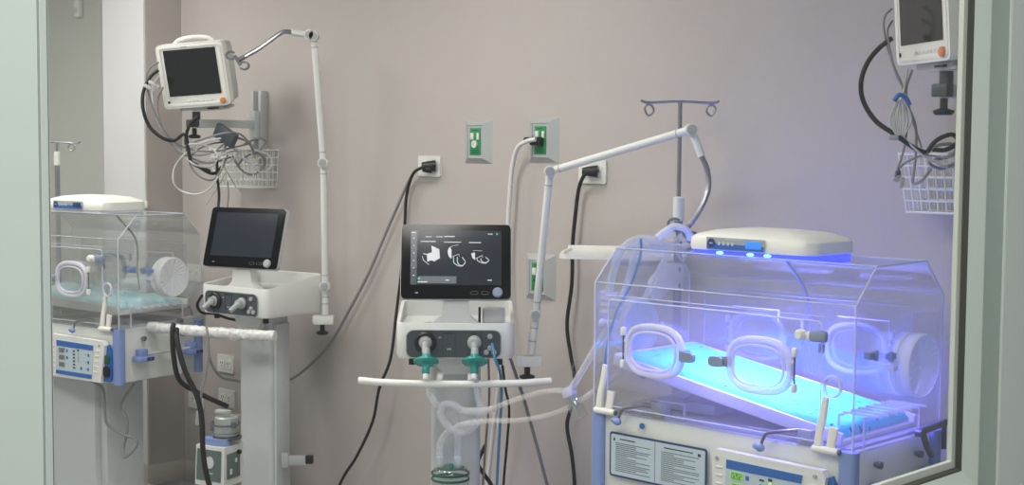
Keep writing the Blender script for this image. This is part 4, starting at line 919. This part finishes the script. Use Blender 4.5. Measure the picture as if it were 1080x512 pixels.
# cables of the left monitor
RAWL = [
    ([(167, 74), (158, 82), (151, 98), (151, 116), (158, 134), (172, 146), (184, 148), (195, 142), (199, 160), (203, 172), (222, 181)], .0075, 'rubber', 'thick black cable bowing out left of the left monitor'),
    ([(167, 66), (158, 72), (154, 84), (160, 110), (172, 138), (186, 158), (205, 168), (222, 172), (243, 166)], .0045, 'gcable', 'grey lead trailing lowest-left from the left monitor side'),
    ([(168, 80), (161, 92), (163, 118), (174, 142), (190, 160), (212, 172), (236, 163), (250, 158)], .004, 'lcable', 'pale lead running down left of the left monitor to the basket'),
    ([(172, 92), (166, 108), (170, 132), (184, 150), (202, 158), (224, 160), (245, 156), (262, 152)], .004, 'gcable', 'grey lead passing closest under the left monitor'),
    ([(210, 122), (200, 132), (196, 150), (202, 168), (216, 180), (226, 183), (234, 176)], .007, 'rubber', 'black loop of cable hanging directly below the monitor arm'),
    ([(233, 146), (215, 150), (198, 160), (185, 175), (183, 192), (192, 202), (208, 205), (222, 198), (232, 182), (236, 168)], .004, 'lcable', 'big pale round loop hanging left of the left basket'),
    ([(238, 150), (222, 152), (206, 160), (200, 172), (210, 186), (224, 190), (234, 178), (240, 164)], .004, 'gcable', 'small grey loop of lead at left basket corner'),
    ([(229, 168), (229, 185), (231, 205), (230, 222)], .006, 'rubber', 'black cable end hanging straight down below the left basket'),
    ([(238, 182), (228, 200), (217, 216)], .003, 'lcable', 'thin pale lead slanting down left below the left basket'),
    ([(236, 176), (248, 196), (254, 208), (254, 219)], .003, 'lcable', 'thin pale lead curving down right below the left basket'),
    ([(240, 192), (241, 204), (240, 219)], .003, 'gcable', 'thin grey lead dropping straight below the left basket'),
    ([(236, 160), (240, 150), (250, 146), (262, 150), (272, 160), (280, 150), (272, 146), (258, 152)], .005, 'gcable', 'thick grey lead coiled on the left basket rim'),
    ([(205, 150), (216, 146), (230, 142), (242, 140), (254, 142), (262, 150), (268, 162)], .004, 'gcable', 'grey lead crossing above the left basket'),
    ([(199, 162), (212, 164), (226, 160), (238, 152), (250, 160), (262, 172), (276, 166)], .004, 'lcable', 'pale lead lying across the left basket front wires'),
    ([(245, 165), (255, 180), (268, 184), (280, 172), (272, 162), (258, 166), (250, 176)], .005, 'gcable', 'grey lead coiled inside the left basket'),
    ([(194, 154), (204, 152), (220, 155), (230, 165), (222, 176), (206, 174), (198, 166), (208, 158)], .004, 'lcable', 'pale lead knotted just under the black loop'),
    ([(240, 172), (252, 166), (266, 172), (275, 182), (286, 176), (284, 164), (268, 158)], .004, 'lcable', 'pale lead coiled inside the left basket'),
]
for i, (pp, r_, mt, lb) in enumerate(RAWL):
    rnd = random.Random(i)
    base = 6.02 + .02*(i % 5)
    cable('monitor_lead', [A(u, v, base + rnd.uniform(-.02, .02) + (.14 if u > 236 and v > 140 else 0)) for u, v in pp], r_, mt, lb, 'cable', 'leads of the left monitor')
q = A(238, 143, 6.1); bk = tag(MB(T(*q) @ RZ(-30) @ RY(28)).box((0, 0, 0), (.115, .03, .065), .006).build('cable_adapter', 'dgrey'), 'dark box-shaped adapter resting above the left wire basket', 'adapter')
for u, v, lab in ((156, 92, 'pale connector beside the left monitor edge, upper cluster'), (161, 88, 'pale connector plugged at the left monitor side')):
    tag(MB(T(*A(u, v, 6.0)) @ RY(30)).box((0, 0, 0), (.035, .02, .014), .004).cyl((.01, 0, 0), (.03, 0, 0), .006, 10).build('lead_connector', 'lcable'), lab, 'connector')
# cables of the right monitor
RAWR = [
    ([(941, 40), (926, 52), (914, 68), (908, 88), (911, 108), (924, 128), (944, 142), (964, 156), (978, 162)], .0065, 'rubber', 'thick black cable bowing out left of the right monitor'),
    ([(941, 9), (934, 16), (932, 28), (936, 50), (940, 62), (946, 80), (954, 96), (960, 118), (966, 138), (972, 156)], .003, 'gcable', 'grey lead falling from the upper side of the right monitor'),
    ([(941, 22), (936, 32), (938, 50), (943, 70), (952, 92), (955, 112), (957, 130), (953, 158), (944, 186)], .003, 'gcable', 'grey lead down to the small hanging clip at the right'),
    ([(962, 74), (956, 92), (957, 110), (962, 122), (966, 136), (966, 160), (964, 180), (963, 193), (972, 191), (982, 178)], .0035, 'gcable', 'grey lead making a low loop left of the right basket'),
    ([(957, 72), (953, 96), (946, 116), (944, 134), (952, 144), (966, 158), (980, 168), (1000, 172)], .003, 'lcable', 'pale lead swinging from the right monitor into its basket'),
    ([(944, 186), (950, 176), (962, 168), (976, 164), (992, 166)], .003, 'gcable', 'grey lead joining hanging clip to the right basket'),
    ([(976, 164), (984, 156), (996, 152), (1008, 154), (1004, 164), (990, 168), (980, 172), (992, 178), (1008, 172)], .0045, 'gcable', 'grey lead coiled on top of the right basket'),
    ([(978, 160), (988, 148), (1004, 142), (1010, 150), (998, 158), (984, 158)], .006, 'rubber', 'black cable coiled on top of the right basket'),
    ([(980, 168), (990, 174), (1004, 176), (1012, 168), (1000, 162)], .004, 'lcable', 'pale lead coiled on top of the right basket'),
]
for i, (pp, r_, mt, lb) in enumerate(RAWR):
    rnd = random.Random(40+i)
    cable('monitor_lead', [A(u, v, 3.78 + rnd.uniform(-.015, .015)) for u, v in pp], r_, mt, lb, 'cable', 'leads of the right monitor')
cp = thing('spo2_cuff', 'bundle of white and blue sensor leads hanging under the right monitor', 'sensor lead', T(*A(950, 118, 3.76)))
m = MB()
for k in range(7):
    x = -.018+.006*k; m.tube([(x*.4, 0, .03), (x*1.3, .004*(k % 2), 0), (x*1.5, 0, -.03), (x*.5, 0, -.062)], .0028, 6)
m.build('lead_bundle', 'lcable', cp); MB().tube([(-.02, -.006, .028), (-.008, -.01, .044), (.010, -.008, .036), (.022, -.004, .018)], .006, 8).build('blue_tie', 'blued', cp)
MB().box((-.018, 0, -.068), (.026, .014, .014), .004).build('lead_connector', 'grey', cp)
cl = thing('sensor_clip', 'small grey finger clip hanging left of the right basket', 'clip', T(*A(946, 187, 3.78)) @ RY(25))
MB().box((0, 0, 0), (.018, .012, .026), .005).box((.016, 0, -.012), (.010, .010, .030), .004, mm=RY(-15)).build('clip_jaw', 'grey', cl); MB().ball((-.004, -.004, .012), .008).build('clip_spring', 'dgrey', cl)
